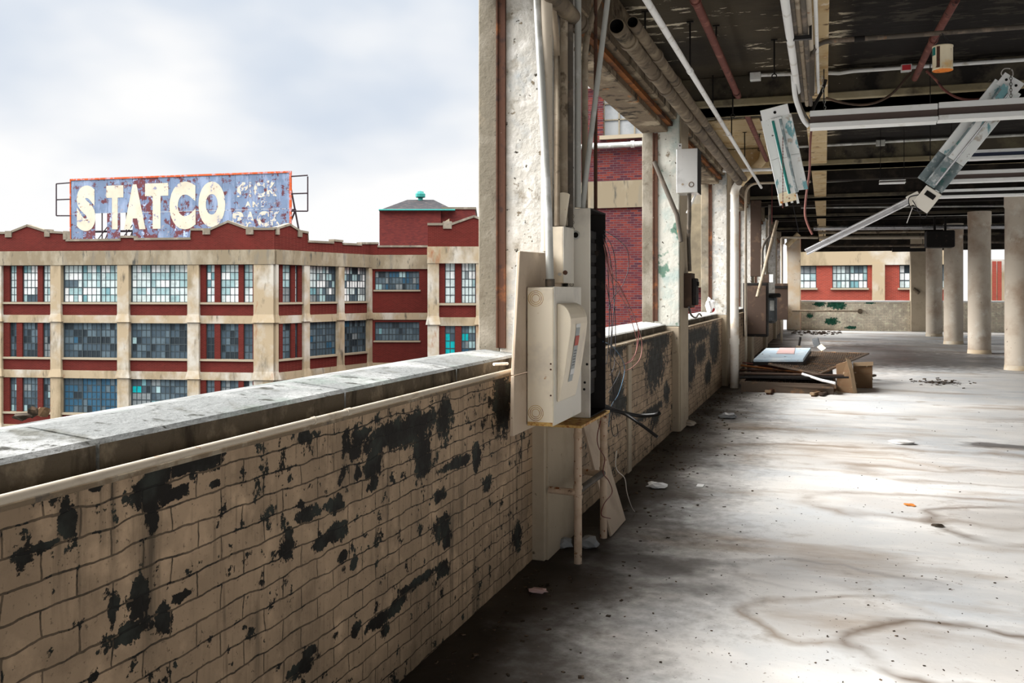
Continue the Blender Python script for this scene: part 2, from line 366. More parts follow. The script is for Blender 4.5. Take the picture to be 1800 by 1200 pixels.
# floor: worn pale concrete with tide marks, grime, swept dirt and painted-in shade
def floor_mat():
    t = NT('floor_concrete')
    P = t.pos
    c = t.mix(t.ramp(t.noise(.55, 6, .6), .40, .62), (.68, .66, .63), (.56, .575, .585))
    c = t.mix(t.ramp(t.noise(1.3, 5, .6, stretch=(1, 2.2, 1), off=4), .50, .66, 0, .8), c, (.78, .76, .73))
    c = t.mix(t.ramp(t.noise(.75, 6, .62, stretch=(.5, 1.5, 1), off=11), .52, .66, 0, .85), c, (.33, .25, .18))
    c = t.mix(t.ramp(t.noise(1.8, 6, .65, off=15), .60, .70, 0, .6), c, (.27, .22, .175))
    # tide marks where puddles dried: (x, y, rx, ry, strength)
    wob = t.n('ShaderNodeTexNoise'); wob.inputs['Scale'].default_value = 1.4; wob.inputs['Detail'].default_value = 4
    t.link(P, wob.inputs['Vector'])
    w = t.vmath('SUBTRACT', wob.outputs['Color'], (.5, .5, .5)).outputs[0]
    ws = t.vmath('SCALE', w, (0, 0, 0)); ws.inputs['Scale'].default_value = .7
    PW = t.vmath('ADD', P, ws.outputs[0]).outputs[0]
    def fl(px, py): return pZ(px, py, 0)
    for (px, py, rx, ry, st, col) in ((1500, 1095, .42, .36, .8, (.26, .20, .15)), (1720, 1165, .48, .42, .95, (.16, .12, .09)), (1590, 805, 1.7, .55, .75, (.28, .21, .15)),
                                      (1480, 815, .9, .4, .5, (.36, .27, .19)), (1660, 895, 1.0, .45, .7, (.24, .18, .135)), (1780, 925, .5, .5, .75, (.17, .13, .10)), (1440, 1010, .6, .25, .45, (.22, .20, .2)),
                                      (1745, 840, 1.1, .42, .6, (.28, .22, .17))):
        q = fl(px, py)
        d = t.vmath('SUBTRACT', PW, (q.x, q.y, 0)).outputs[0]
        d = t.vmath('MULTIPLY', d, (1 / rx, 1 / ry, 0)).outputs[0]
        l = t.vmath('LENGTH', d, (0, 0, 0)).outputs['Value']
        ring = t.math('SUBTRACT', 1.0, t.math('MULTIPLY', t.math('ABSOLUTE', t.math('SUBTRACT', l, 1.0)), 5.5), True)
        ring = t.math('MULTIPLY', ring, t.ramp(t.noise(1.6, 4, off=px * .01), .32, .54, 0, st))
        c = t.mix(ring, c, col)
        inn = t.ramp(l, .6, 1.0, .28 * st, 0)
        c = t.mix(inn, c, col)
    # dark patches; the broad far ones paint in a shadow-like zone: (px, py, rx, ry)
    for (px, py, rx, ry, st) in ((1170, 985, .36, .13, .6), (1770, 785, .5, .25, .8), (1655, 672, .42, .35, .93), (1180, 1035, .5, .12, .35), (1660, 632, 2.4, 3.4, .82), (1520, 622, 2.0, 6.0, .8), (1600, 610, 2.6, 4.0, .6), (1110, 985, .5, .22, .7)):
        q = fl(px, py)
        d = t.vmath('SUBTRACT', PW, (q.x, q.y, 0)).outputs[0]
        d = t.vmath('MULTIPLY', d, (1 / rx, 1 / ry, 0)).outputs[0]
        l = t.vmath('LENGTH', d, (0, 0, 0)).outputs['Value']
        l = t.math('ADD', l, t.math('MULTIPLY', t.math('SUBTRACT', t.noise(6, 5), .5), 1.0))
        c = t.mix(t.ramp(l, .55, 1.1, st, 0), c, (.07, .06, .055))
    # black dirt along the parapet, with the parapet's shade painted in
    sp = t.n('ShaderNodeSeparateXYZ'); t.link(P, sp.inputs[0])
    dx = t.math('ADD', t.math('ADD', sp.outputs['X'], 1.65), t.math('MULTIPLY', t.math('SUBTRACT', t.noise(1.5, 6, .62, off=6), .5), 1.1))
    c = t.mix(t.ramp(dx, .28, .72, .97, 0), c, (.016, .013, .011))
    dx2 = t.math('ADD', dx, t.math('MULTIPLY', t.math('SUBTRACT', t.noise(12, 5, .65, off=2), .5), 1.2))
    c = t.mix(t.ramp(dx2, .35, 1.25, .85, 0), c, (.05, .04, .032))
    # specks
    c = t.mix(t.ramp(t.noise(55, 3, .6, off=7), .69, .72), c, (.08, .055, .04))
    c = t.mix(t.ramp(t.noise(26, 4, .7, off=17), .66, .72, 0, .7), c, (.20, .15, .11))
    t.bump(t.noise(20, 6, .6), .25, .008)
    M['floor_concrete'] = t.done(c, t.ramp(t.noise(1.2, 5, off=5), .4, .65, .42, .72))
floor_mat()

def ceiling_mat():
    t = NT('ceiling_paint')
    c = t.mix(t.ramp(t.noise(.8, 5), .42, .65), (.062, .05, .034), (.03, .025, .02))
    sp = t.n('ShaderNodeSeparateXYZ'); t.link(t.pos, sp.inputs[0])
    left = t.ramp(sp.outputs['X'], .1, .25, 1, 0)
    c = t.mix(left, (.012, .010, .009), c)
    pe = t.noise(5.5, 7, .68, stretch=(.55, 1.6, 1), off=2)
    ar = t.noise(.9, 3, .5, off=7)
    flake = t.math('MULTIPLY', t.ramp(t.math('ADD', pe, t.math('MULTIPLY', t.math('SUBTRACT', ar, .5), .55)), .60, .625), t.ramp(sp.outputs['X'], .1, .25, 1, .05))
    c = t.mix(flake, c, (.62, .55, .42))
    t.bump(t.math('ADD', pe, flake), .6, .02)
    M['ceiling_paint'] = t.done(c, .8)
ceiling_mat()
brick_mat('brick_wing', (1, 0, 0), (.135, .024, .016), (.042, .011, .018), (.085, .06, .062), .24, .078, .009, .55)
brick_mat('brick_beyond', (1, 0, 0), (.24, .038, .024), (.18, .03, .02), (.2, .08, .06), .24, .078, .010, .3)

# ---------------------------------------------------------------- geometry helpers
class B:
    """collects geometry, then links it as ONE mesh object"""
    def __init__(s): s.v, s.f, s.mi, s.sm = [], [], [], []
    def face(s, idx, mi=0, sm=False): s.f.append(idx); s.mi.append(mi); s.sm.append(sm)
    def hexa(s, p, mi=0):
        o = len(s.v); s.v += [Vector(q) for q in p]
        for q in ((0, 3, 2, 1), (4, 5, 6, 7), (0, 1, 5, 4), (1, 2, 6, 5), (2, 3, 7, 6), (3, 0, 4, 7)): s.face([o + i for i in q], mi)
        return s
    def box(s, x0, x1, y0, y1, z0, z1, mi=0):
        return s.hexa([(x0, y0, z0), (x1, y0, z0), (x1, y1, z0), (x0, y1, z0), (x0, y0, z1), (x1, y0, z1), (x1, y1, z1), (x0, y1, z1)], mi)
    def obox(s, c, ax, ay, az, mi=0):
        """box from centre and three half vectors"""
        c, ax, ay, az = map(Vector, (c, ax, ay, az))
        return s.hexa([c - ax - ay - az, c + ax - ay - az, c + ax + ay - az, c - ax + ay - az, c - ax - ay + az, c + ax - ay + az, c + ax + ay + az, c - ax + ay + az], mi)
    def quad(s, p, mi=0):
        o = len(s.v); s.v += [Vector(q) for q in p]; s.face(list(range(o, o + len(p))), mi); return s
    def prism(s, poly, ext, mi=0):
        o = len(s.v); n = len(poly); ext = Vector(ext)
        s.v += [Vector(q) for q in poly] + [Vector(q) + ext for q in poly]
        s.face([o + i for i in range(n)][::-1], mi); s.face([o + n + i for i in range(n)], mi)
        for i in range(n): j = (i + 1) % n; s.face([o + i, o + j, o + n + j, o + n + i], mi)
        return s
    def tube(s, pts, r, n=12, caps=True, mi=0, hollow=0.0):
        pts = [Vector(p) for p in pts]
        rs = r if isinstance(r, (list, tuple)) else [r] * len(pts)
        d0 = (pts[1] - pts[0]).normalized()
        up = Vector((0, 0, 1)) if abs(d0.z) < .9 else Vector((0, 1, 0))
        a = d0.cross(up).normalized()
        rings = []
        for i, p in enumerate(pts):
            d = (pts[min(i + 1, len(pts) - 1)] - pts[max(i - 1, 0)]).normalized()
            a = (a - d * a.dot(d)).normalized(); b = d.cross(a)
            o = len(s.v); rings.append(o)
            for k in range(n):
                t = 2 * math.pi * k / n
                s.v.append(p + (a * math.cos(t) + b * math.sin(t)) * rs[i])
        for i in range(len(rings) - 1):
            for k in range(n):
                j = (k + 1) % n
                s.face([rings[i] + k, rings[i] + j, rings[i + 1] + j, rings[i + 1] + k], mi, True)
        if hollow:
            for (ri, p, sg) in ((rings[0], pts[0], 1), (rings[-1], pts[-1], -1)):
                o = len(s.v); d = (pts[1] - pts[0]).normalized() if sg > 0 else (pts[-2] - pts[-1]).normalized()
                for k in range(n): s.v.append(p + (s.v[ri + k] - p) * hollow)
                for k in range(n): s.v.append(p + (s.v[ri + k] - p) * hollow + d * rs[0] * 6)
                for k in range(n):
                    j = (k + 1) % n
                    s.face([ri + k, ri + j, o + j, o + k][::sg], mi)
                    s.face([o + k, o + j, o + n + j, o + n + k][::sg], mi + 1 if mi == 0 else mi)
                s.face([o + n + k for k in range(n)], mi + 1 if mi == 0 else mi)
        elif caps:
            for ri, st in ((rings[0], -1), (rings[-1], 1)):
                o = len(s.v); s.v += [s.v[ri + k].copy() for k in range(n)]; s.face([o + k for k in range(n)][::st], mi)
        return s
    def lathe(s, c, prof, n=24, mi=0, smooth=True):
        """prof: (radius, z) from bottom to top about a vertical axis"""
        c = Vector(c); o = len(s.v)
        for (r, z) in prof:
            for k in range(n): t = 2 * math.pi * k / n; s.v.append(c + Vector((r * math.cos(t), r * math.sin(t), z)))
        for i in range(len(prof) - 1):
            for k in range(n):
                j = (k + 1) % n
                s.face([o + i * n + k, o + i * n + j, o + (i + 1) * n + j, o + (i + 1) * n + k], mi, smooth)
        for ri, st in ((o, -1), (o + (len(prof) - 1) * n, 1)):
            q = len(s.v); s.v += [s.v[ri + k].copy() for k in range(n)]; s.face([q + k for k in range(n)][::st], mi)
        return s
    def build(s, name, mats, parent=None, bevel=0.0, seg=1, at=None):
        me = bpy.data.meshes.new(name)
        org = Vector(parent.matrix_world.translation) if parent else Vector((0, 0, 0))
        if parent:
            org = Vector((0, 0, 0)); q = parent
            while q: org += q.location; q = q.parent
        loc = Vector(at) - org if at else Vector((0, 0, 0))
        me.from_pydata([v - org - loc for v in s.v], [], s.f)
        me.polygons.foreach_set('material_index', s.mi)
        me.polygons.foreach_set('use_smooth', s.sm)
        for m in (mats if isinstance(mats, (list, tuple)) else [mats]): me.materials.append(M[m])
        bm = bmesh.new(); bm.from_mesh(me); bmesh.ops.recalc_face_normals(bm, faces=bm.faces); bm.to_mesh(me); bm.free()
        o = bpy.data.objects.new(name, me); C.objects.link(o)
        o.location = loc
        if parent: o.parent = parent
        if bevel:
            md = o.modifiers.new('bevel', 'BEVEL'); md.width = bevel; md.segments = seg; md.limit_method = 'ANGLE'
        return o

def tag(o, label, cat, group=None, kind=None):
    o['label'] = label; o['category'] = cat
    if group: o['group'] = group
    if kind: o['kind'] = kind
    return o
def thing(name, label, cat, loc, group=None, kind=None):
    o = bpy.data.objects.new(name, None); C.objects.link(o); o.location = loc; o.empty_display_size = .1
    return tag(o, label, cat, group, kind)
def one(name, b, mats, label, cat, group=None, bevel=0.0, at=None, kind=None, seg=1):
    at = at if at is not None else tuple(sum((v for v in b.v), Vector()) / len(b.v))
    return tag(b.build(name, mats, None, bevel, seg, at), label, cat, group, kind)
def struct(name, b, mats, bevel=0.0):
    o = b.build(name, mats, None, bevel); o['kind'] = 'structure'; return o
def arc(p0, p1, p2, n=8):
    p0, p1, p2 = map(Vector, (p0, p1, p2))
    return [(p0 * (1 - t) ** 2 + p1 * 2 * t * (1 - t) + p2 * t * t) for t in (i / n for i in range(n + 1))]
def smooth(pts, n=6):
    pts = [Vector(p) for p in pts]; out = []
    for i in range(len(pts) - 1):
        a, b, c, d = pts[max(i - 1, 0)], pts[i], pts[i + 1], pts[min(i + 2, len(pts) - 1)]
        for k in range(n):
            t = k / n
            out.append(.5 * ((2 * b) + (c - a) * t + (2 * a - 5 * b + 4 * c - d) * t * t + (3 * b - a - 3 * c + d) * t ** 3))
    return out + [pts[-1]]

# ================================================================ THE SHELL
XW, XP, XO = -1.65, -1.57, -2.0          # brick face, pier face, pier outside
ZSLAB, ZBEAM = 4.0, 3.66
PIERS = [(-.15, .5), (5.25, 5.95), (10.58, 11.25), (15.95, 16.7), (21.5, 22.2), (26.9, 27.6), (32.3, 33.0), (37.3, 37.9)]
XR = 13.0
YB = -7.0
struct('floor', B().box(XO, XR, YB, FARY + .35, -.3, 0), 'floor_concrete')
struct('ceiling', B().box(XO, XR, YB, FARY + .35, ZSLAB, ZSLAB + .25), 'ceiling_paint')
# the brick parapet along the open side, one length per bay, with the ledge that carries the conduit
w = B(); led = B()
edges = [(YB, PIERS[0][0])] + [(PIERS[i][1], PIERS[i + 1][0]) for i in range(len(PIERS) - 1)] + [(PIERS[-1][1], FARY)]
for (a, b) in edges: w.box(XW - .36, XW, a, b, 0, 1.135); 
struct('wall_left', w, 'paint_brick_wall')
for (a, b) in edges: led.box(XW - .16, XW + .012, a + .002, b - .002, 1.135, 1.152)
struct('trim_ledge', led, 'ledge_concrete', .004)
# coping stones
def coping_stone(a, b, top=1.228, i=0):
    g = .006
    prof = [(XW - .075, 1.15), (XW - .075, top - .012), (XW - .09, top), (XW - .30, top + .022), (XW - .52, top - .005), (XW - .60, top - .045), (XW - .60, 1.15)]
    bb = B().prism([(x, a + g, z) for x, z in prof], (0, b - a - 2 * g, 0), 0)
    for fi, f in enumerate(bb.f):
        pts = [bb.v[k] for k in f]
        if all(abs(p.x - (XW - .075)) < 1e-4 for p in pts): bb.mi[fi] = 1
    return bb
joints = [[-7, -5.2, -3.4, -1.6, -.15], [.5, 1.86, 3.12, 4.24, 5.25], [5.95, 7.5, 9.1, 10.58], [11.25, 13.6, 15.95], [16.7, 19.1, 21.5], [22.2, 24.5, 26.9], [27.6, 30, 32.3], [33, 35.2, 37.3]]
for js in joints:
    for k in range(len(js) - 1):
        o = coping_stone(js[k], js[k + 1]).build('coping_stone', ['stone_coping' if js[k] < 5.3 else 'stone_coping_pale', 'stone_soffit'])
        y0, y1 = js[k], js[k + 1]
        if y1 <= .6: lab = 'grey stone coping block on the parapet, out behind the viewer'
        else: lab = None
        bay = {.5: 'open foreground bay', 5.95: 'second bay', 11.25: 'third bay', 16.7: 'fourth bay', 22.2: 'fifth bay', 27.6: 'sixth bay', 33: 'seventh bay'}.get(js[0])
        if js[0] == .5: lab = ['weathered grey coping stone at the near end of the brick parapet', 'long grey coping stone after the first open joint of the parapet', 'pale grey coping stone third from the near end', 'grey coping stone with chipped joint running into the first pier'][k]
        elif js[0] == 5.95: lab = ['pale coping stone behind the dangling wires past the first pier', 'middle coping stone of the second parapet bay', 'coping stone running into the second pier'][k]
        elif js[0] > 6: lab = 'coping stone of the %s parapet, %s half' % (bay, ['nearer', 'farther'][k])
        tag(o, lab, 'coping stone', 'coping stones on the long parapet', 'thing')
# piers
def pier(i, y0, y1):
    lab = ['concrete pier behind the viewer', 'big peeling concrete pier behind the electrical boxes', 'peeling green and white pier carrying the shiny metal box', 'whitish pier just before the white downpipe',
           'pale pier just behind the white downpipe', 'fifth window pier, behind the dark meter cabinets', 'sixth window pier toward the far corner', 'last window pier before the far corner'][i]
    t = thing('concrete_pier', lab, 'pier', (XP - .2, y0, 0), 'piers along the open side', 'thing')
    sf = 'plaster_green' if i == 2 else 'plaster_peeling'
    B().box(-1.855, XP, y0, y1, 1.2, ZBEAM + .3).build('plastered_shaft', sf, t, .008)
    B().box(-1.855, XP, y0, y1, 0, 1.199).build('painted_base', 'plaster_tan', t, .008)
    B().box(XO, -1.862, y0 + .02, y1 - .02, -.3, ZBEAM + .3).build('concrete_shaft', 'concrete_pier', t, .006)
    rr = B().box(-1.862, -1.822, y0 - .012, y0 + .05, 1.26, 3.415)
    rr.box(-1.872, -1.862, y0 - .02, y0 + .03, 1.26, 3.415); rr.box(-1.822, -1.814, y0 - .02, y0 + .03, 1.26, 3.415)
    rr.build('window_channel', 'rust', t)
    return t
for i, (a, b) in enumerate(PIERS): pier(i, a, b)
# the inner faces of the piers are painted a plainer tan: thin plaster pilaster down to the floor
pl = B()
for (a, b) in PIERS[1:]: pl.box(XP - .01, XP + .012, a + .03, b - .02, 0, 1.25 if a < 6 else 3.6)
# small strip in the second bay
pl2 = B().box(XW - .01, XW + .018, 8.02, 8.16, 0, 1.13)
struct('trim_pilaster_strip', pl2, 'plaster_tan', .004)
for k, (a, b) in enumerate(PIERS[1:]):
    struct('trim_pilaster_%d' % (k + 1), B().box(XP - .01, XP + .012, a + .03, b - .02, 0, 1.25 if a < 6 else 3.6), 'plaster_tan', .004)
# lintels over the bays with their rusty steel edge
lint = B(); stl = B()
for (a, b) in edges:
    lint.box(XO, -1.70, a, b, 3.42, ZSLAB)
    lint.box(-1.70, -1.60, a, b, 3.56, ZSLAB)
    stl.box(-1.70, -1.645, a, b, 3.485, 3.53)
struct('wall_left_lintel', lint, 'lintel_rough', .01)
struct('trim_lintel_steel', stl, 'rust_orange')
# crossbeams and the long beam
for k, (a, b) in enumerate(PIERS):
    yb0, yb1 = a - .02, b - .1
    bb = B().box(-1.62, XR, yb0, yb1, ZBEAM, ZSLAB)
    bb.box(-1.62, XR, yb0 - .07, yb1 + .07, ZBEAM - .0, ZBEAM + .075, 1)
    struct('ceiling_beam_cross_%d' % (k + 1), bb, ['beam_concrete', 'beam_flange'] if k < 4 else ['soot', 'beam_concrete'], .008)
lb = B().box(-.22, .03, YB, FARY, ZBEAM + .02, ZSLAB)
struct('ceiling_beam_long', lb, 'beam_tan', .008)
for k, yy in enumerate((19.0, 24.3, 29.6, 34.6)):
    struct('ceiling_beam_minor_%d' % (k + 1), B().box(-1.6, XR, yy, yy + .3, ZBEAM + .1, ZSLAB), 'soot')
struct('ceiling_patch', B().box(-1.6, -.86, 13.2, 15.85, ZSLAB - .015, ZSLAB + .01), 'beam_tan')
struct('ceiling_beam_end', B().box(-1.61, -.86, 15.845, 16.68, ZBEAM - .02, ZSLAB - .016), 'beam_tan', .02)
# far end wall: brick parapet, sill, lintel, corner pier and pilaster
FSEG = [(-.95, 3.24), (4.05, 9.2), (10.0, XR)]
wf = B(); ws = B(); wl = B()
for (a, b) in FSEG:
    wf.box(a, b, FARY, FARY + .35, 0, 1.16); ws.box(a, b, FARY - .04, FARY + .4, 1.16, 1.23); wl.box(a, b, FARY, FARY + .35, 3.25, ZSLAB)
struct('wall_far', wf, 'paint_brick_far')
struct('trim_far_sill', ws, 'pipe_white', .01)
struct('wall_far_lintel', wl, 'soot')
one('corner_pier', B().box(-1.5, -.96, FARY - .35, FARY + .3, 0, ZSLAB - .01), 'column_tan', 'tan square pier at the far left corner of the hall', 'pier', 'square piers of the far wall', .02, (-1.2, FARY - .3, 0), 'thing')
one('square_pier', B().box(3.25, 4.04, FARY - .25, FARY + .3, 0, ZSLAB - .01), 'plaster_tan', 'flat grey-tan square pier in the far wall beside the round columns', 'pier', 'square piers of the far wall', .02, (3.6, FARY - .2, 0), 'thing')
one('square_pier', B().box(9.21, 9.99, FARY - .25, FARY + .3, 0, ZSLAB - .01), 'plaster_tan', 'square pier in the far wall beyond the nearest round column', 'pier', 'square piers of the far wall', .02, (9.6, FARY - .2, 0), 'thing')
# open right side has the same low wall, out of frame
struct('wall_right', B().box(XR - .3, XR, YB, FARY, 0, 1.16), 'paint_brick_far')
# round columns
def column(px, py, lab, group='round concrete columns'):
    p = pZ(px, py, 0)
    t = thing('round_column', lab, 'column', p, group, 'thing')
    B().lathe(p, [(.272, 0), (.272, .9), (.27, 2), (.268, 3.22)], 32).build('shaft', 'column_paint', t)
    B().lathe(p, [(.268, 3.221), (.268, 3.30), (.28, 3.32), (.28, ZBEAM - .005)], 32).build('capital', 'column_paint', t)
    B().lathe(p, [(.285, 0), (.285, .012), (.275, .10), (.272, .1)], 32).build('base_skirt', 'column_tan', t)
    return p
CP = [column(1792, 650, 'nearest round cream column at the right edge, rust stains at its foot'),
      column(1721.5, 621, 'round column second from the right edge, crumbling at its base'),
      column(1676, 604.5, 'round column with a thin pipe down its right side'),
      column(1642, 591, 'farthest round column, pale and close to the flat square pier')]
p = CP[2]
one('riser_pipe', B().tube([(p.x + .44, p.y - .1, .0), (p.x + .44, p.y - .1, 3.64)], .035, 10), 'pipe_dark', 'thin dark pipe standing against the right of a round column', 'pipe')

# ================================================================ THE BUILDINGS ACROSS THE YARD
def plan(px, d):
    u = (px - CX) / FPX
    l = u * d
    return Vector((l * C_ - d * S_, l * S_ + d * C_, 0))
class Facade:
    """a vertical plane through two plan points; s runs along it, z up, o outwards (towards the viewer)"""
    def __init__(s, P, Q):
        s.P, s.Q = P, Q
        s.e = (Q - P).normalized(); s.n = Vector((s.e.y, -s.e.x, 0))
        if s.n.dot(P) > 0: s.n = -s.n
        s.L = (Q - P).length
    def s_(s, px):
        r = ray(px, HOR); t = (s.P.x * s.n.x + s.P.y * s.n.y) / (r.x * s.n.x + r.y * s.n.y)
        return (Vector((r.x, r.y, 0)) * t - s.P).dot(s.e)
    def z_(s, px, py):
        r = ray(px, py); t = (s.P.x * s.n.x + s.P.y * s.n.y) / (r.x * s.n.x + r.y * s.n.y)
        return EYE + r.z * t
    def pt(s, a, z, o=0.0): v = s.P + s.e * a + s.n * o; return Vector((v.x, v.y, z))
    def box(s, b, a0, a1, z0, z1, o0, o1, mi=0):
        p = [s.pt(a0, z0, o1), s.pt(a1, z0, o1), s.pt(a1, z0, o0), s.pt(a0, z0, o0), s.pt(a0, z1, o1), s.pt(a1, z1, o1), s.pt(a1, z1, o0), s.pt(a0, z1, o0)]
        return b.hexa(p, mi)
    def poly(s, b, pts, o0, o1, mi=0):
        return b.prism([s.pt(a, z, o0) for a, z in pts], s.n * (o1 - o0), mi)

PANES = ['frost', 'white', 'pale', 'aqua', 'slate', 'dusk', 'dark', 'teal', 'blue', 'ash']
PAL = {'light': [9, 4.5, 5, .6, .25, .1, .1, 0, 0, .4], 'frosty': [7, 4, 3, .4, .2, 0, 0, 0, 0, .8], 'dark': [.04, 0, .05, .15, 5, 8, 4, 0, .3, .3], 'mid': [.5, .15, .5, .4, 5, 3, 1, .1, .4, 2],
       'bands': [3, 2, 2, .6, 3, 2, .6, 0, 0, 2], 'teal': [1, 4, 0, 0, 0, .3, 0, 4, 0, 0], 'tealdark': [.2, 0, .5, .5, 3, 1.5, 0, 3, 1, .5], 'bluedark': [0, 0, 0, .1, 1.4, 1, .8, 0, 7, 0]}
def window(f, parent, a0, a1, z0, z1, groups, rows, pal, o=-.16, label=None, top=None, low=None):
    """steel sash: groups = columns in each section; the panes are a sub-part of the sash"""
    fr = B(); pn = B()
    n = len(groups); tot = sum(groups)
    cw = (a1 - a0) / tot; rh = (z1 - z0) / rows
    a = a0
    rnd = random.Random(int(a0 * 97 + z0 * 31))
    for gi, g in enumerate(groups):
        ga = a
        for k in range(1, g): f.box(fr, ga + k * cw - .02, ga + k * cw + .02, z0, z1, o - .03, o + .02)
        f.box(fr, ga - .04, ga + .04, z0, z1, o - .05, o + .05)
        a = ga + g * cw
        prev = None
        for r in range(rows):
            for k in range(g):
                w = PAL[low if (low and r < 2) else (top if (top and r == rows - 1) else pal)]
                # neighbouring panes often share their glass
                ci = prev if (prev is not None and rnd.random() < .42 and w[prev]) else rnd.choices(range(10), w)[0]
                prev = ci
                pn.quad([f.pt(ga + k * cw, z0 + r * rh, o), f.pt(ga + (k + 1) * cw, z0 + r * rh, o), f.pt(ga + (k + 1) * cw, z0 + (r + 1) * rh, o), f.pt(ga + k * cw, z0 + (r + 1) * rh, o)], ci)
    f.box(fr, a1 - .04, a1 + .04, z0, z1, o - .05, o + .05)
    for r in range(rows + 1):
        t = .03 if r in (0, rows, rows // 2) else .02
        f.box(fr, a0, a1, z0 + r * rh - t, z0 + r * rh + t, o - .03, o + .022)
    fo = fr.build('window', 'far_frame', parent)
    if label: fo['label'] = label
    pn.build('window_panes', ['pane_' + x for x in PANES], fo)

PA0, PA1 = plan(-70, 65.4), plan(482, 62.0)
PB1 = plan(650, 71.0)
PC1 = plan(753, 71.0)
PD0, PD1 = plan(752, 58.5), plan(930, 58.5)
fa, fb, fc, fd = Facade(PA0, PA1), Facade(PA1, PB1), Facade(PB1, PC1), Facade(PD0, PD1)
brick_mat('brick_far', tuple(fa.e), (.082, .0115, .009), (.062, .009, .007), (.11, .03, .022), .24, .08, .008, .45, .01)
ZC1, ZC0 = 4.40, 3.42            # concrete cornice top / bottom
FLOORS = [(3.40, .86, .72, -.04, -.575), (-.575, -2.98, -3.12, -3.87, -4.41), (-4.41, -6.81, -6.95, -7.70, -8.24), (-8.24, -10.6, -10.8, -11.5, -12.1)]
GZ = -13.0
fac = thing('factory_building', 'long red brick and cream concrete factory with big paned windows across the yard', 'building', tuple(PA1 + Vector((0, 0, GZ))))

def bays(f, parent, piers, kinds, o_p=.22, floors=FLOORS, pals=(('light', None), ('dark', None), ('mid', None), ('dark', None)), pier_mat='far_cream'):
    """piers: px ranges of the pilasters; kinds: what fills the bay after each pilaster"""
    bands, spds, sills = [B() for _ in floors], [B() for _ in floors], [B() for _ in floors]
    for i in range(len(piers) - 1):
        a0, a1 = f.s_(piers[i][1]), f.s_(piers[i + 1][0])
        for k, (wt_, wb, sl, bb, cb) in enumerate(floors):
            kind = kinds[i]; band, spd, sill = bands[k], spds[k], sills[k]
            f.box(band, a0 - .1, a1 + .1, cb, bb, -.4, .06)
            f.box(spd, a0 - .1, a1 + .1, bb, sl, -.35, 0)
            f.box(sill, a0, a1, sl, wb, -.35, .12)
            pal = pals[k][0]
            if kind == 'wide':
                window(f, parent, a0 + .05, a1 - .05, wb, wt_, [4, 4, 4] if a1 - a0 > 3.3 else [3, 3, 3], 5, pal if not (k == 2 and i == 1) else 'bluedark')
            elif kind == 'mid':
                window(f, parent, a0 + .05, a1 - .05, wb, wt_, [3, 3, 3], 5, pals[k][0])
            elif isinstance(kind, list):
                xs = [f.s_(x) for x in kind]
                cur = a0
                for q in range(0, len(xs), 2):
                    f.box(spd, cur, xs[q], wb, wt_, -.35, 0)
                    wdt = xs[q + 1] - xs[q]
                    window(f, parent, xs[q], xs[q + 1], wb, wt_, [4] if wdt > .85 else [2], 5, pals[k][0])
                    cur = xs[q + 1]
                f.box(spd, cur, a1, wb, wt_, -.35, 0)
    for k in range(len(floors)): spds[k].build('brick_spandrel', 'brick_far', parent); bands[k].build('concrete_band', 'far_cream', parent); sills[k].build('window_sill', 'far_sill', parent)
    for (p0, p1) in piers:
        a0, a1 = f.s_(p0), f.s_(p1)
        b = B()
        zt = ZC0 + .02
        for k, (wt_, wb, sl, bb, cb) in enumerate(floors):
            f.box(b, a0, a1, bb + .1, zt, -.4, o_p)
            # the flare where a storey's shaft steps out over the one below
            m = .11
            b.hexa([f.pt(a0 - m, cb + .08, o_p + m), f.pt(a1 + m, cb + .08, o_p + m), f.pt(a1 + m, cb + .08, -.4), f.pt(a0 - m, cb + .08, -.4),
                    f.pt(a0, bb + .1, o_p), f.pt(a1, bb + .1, o_p), f.pt(a1, bb + .1, -.4), f.pt(a0, bb + .1, -.4)])
            zt = cb + .08
        f.box(b, a0, a1, GZ, zt, -.4, o_p)
        b.build('pilaster', pier_mat, parent)

fap = [(-24, 6), (92, 110), (209, 229), (332, 352), (448, 482.5)]
bays(fa, fac, fap, [[17, 29, 39, 66, 75, 88], 'wide', 'wide', [362, 377, 387, 419, 428, 444]], pals=(('light', None), ('dark', None), ('mid', None), ('dark', None)))
fbp = [(482, 486), (531, 541), (592, 602), (645, 651)]
bays(fb, fac, fbp, [[487, 491, 497, 512, 519, 524], 'mid', 'mid'], o_p=.2, pals=(('bands', None), ('dark', None), ('mid', None), ('dark', None)))
# cornice of the two long faces
cn = B()
fa.box(cn, -.5, fa.L + .12, ZC0, ZC1, -.4, .26)
cn.build('cornice', 'far_cornice', fac)
cn = B(); fb.box(cn, -.02, fb.L, ZC0, ZC1, -.4, .24); cn.build('cornice', 'far_cornice', fac)
cn = B(); fc.box(cn, 0, fc.L, ZC0 - .1, ZC1, -.4, .12); cn.build('cornice', 'far_cornice', fac)
# the short face at the back with two strip windows
for k in range(4):
    sp = B(); bd = B(); sl = B()
    zt = ZC0 - .1 if k == 0 else -.575 - 3.83 * (k - 1); zb = -.04 - 3.83 * k
    w0, w1, y0, y1 = fc.s_(659), fc.s_(737), zt - .18 - 1.42, zt - .18
    fc.box(sp, 0, w0, zb, zt, -.35, 0); fc.box(sp, w1, fc.L, zb, zt, -.35, 0); fc.box(sp, w0, w1, zb, y0, -.35, 0); fc.box(sp, w0, w1, y1, zt, -.35, 0)
    fc.box(bd, 0, fc.L, zb - .535, zb, -.35, .08)
    fc.box(sl, w0 - .1, w1 + .1, y0 - .12, y0, -.35, .12)
    window(fc, fac, w0, w1, y0, y1, [4, 5, 4], 3, 'dark' if k else 'mid', low='mid')
    sp.build('brick_wall', 'brick_far', fac); bd.build('concrete_band', 'far_cream', fac); sl.build('window_sill', 'far_sill', fac)
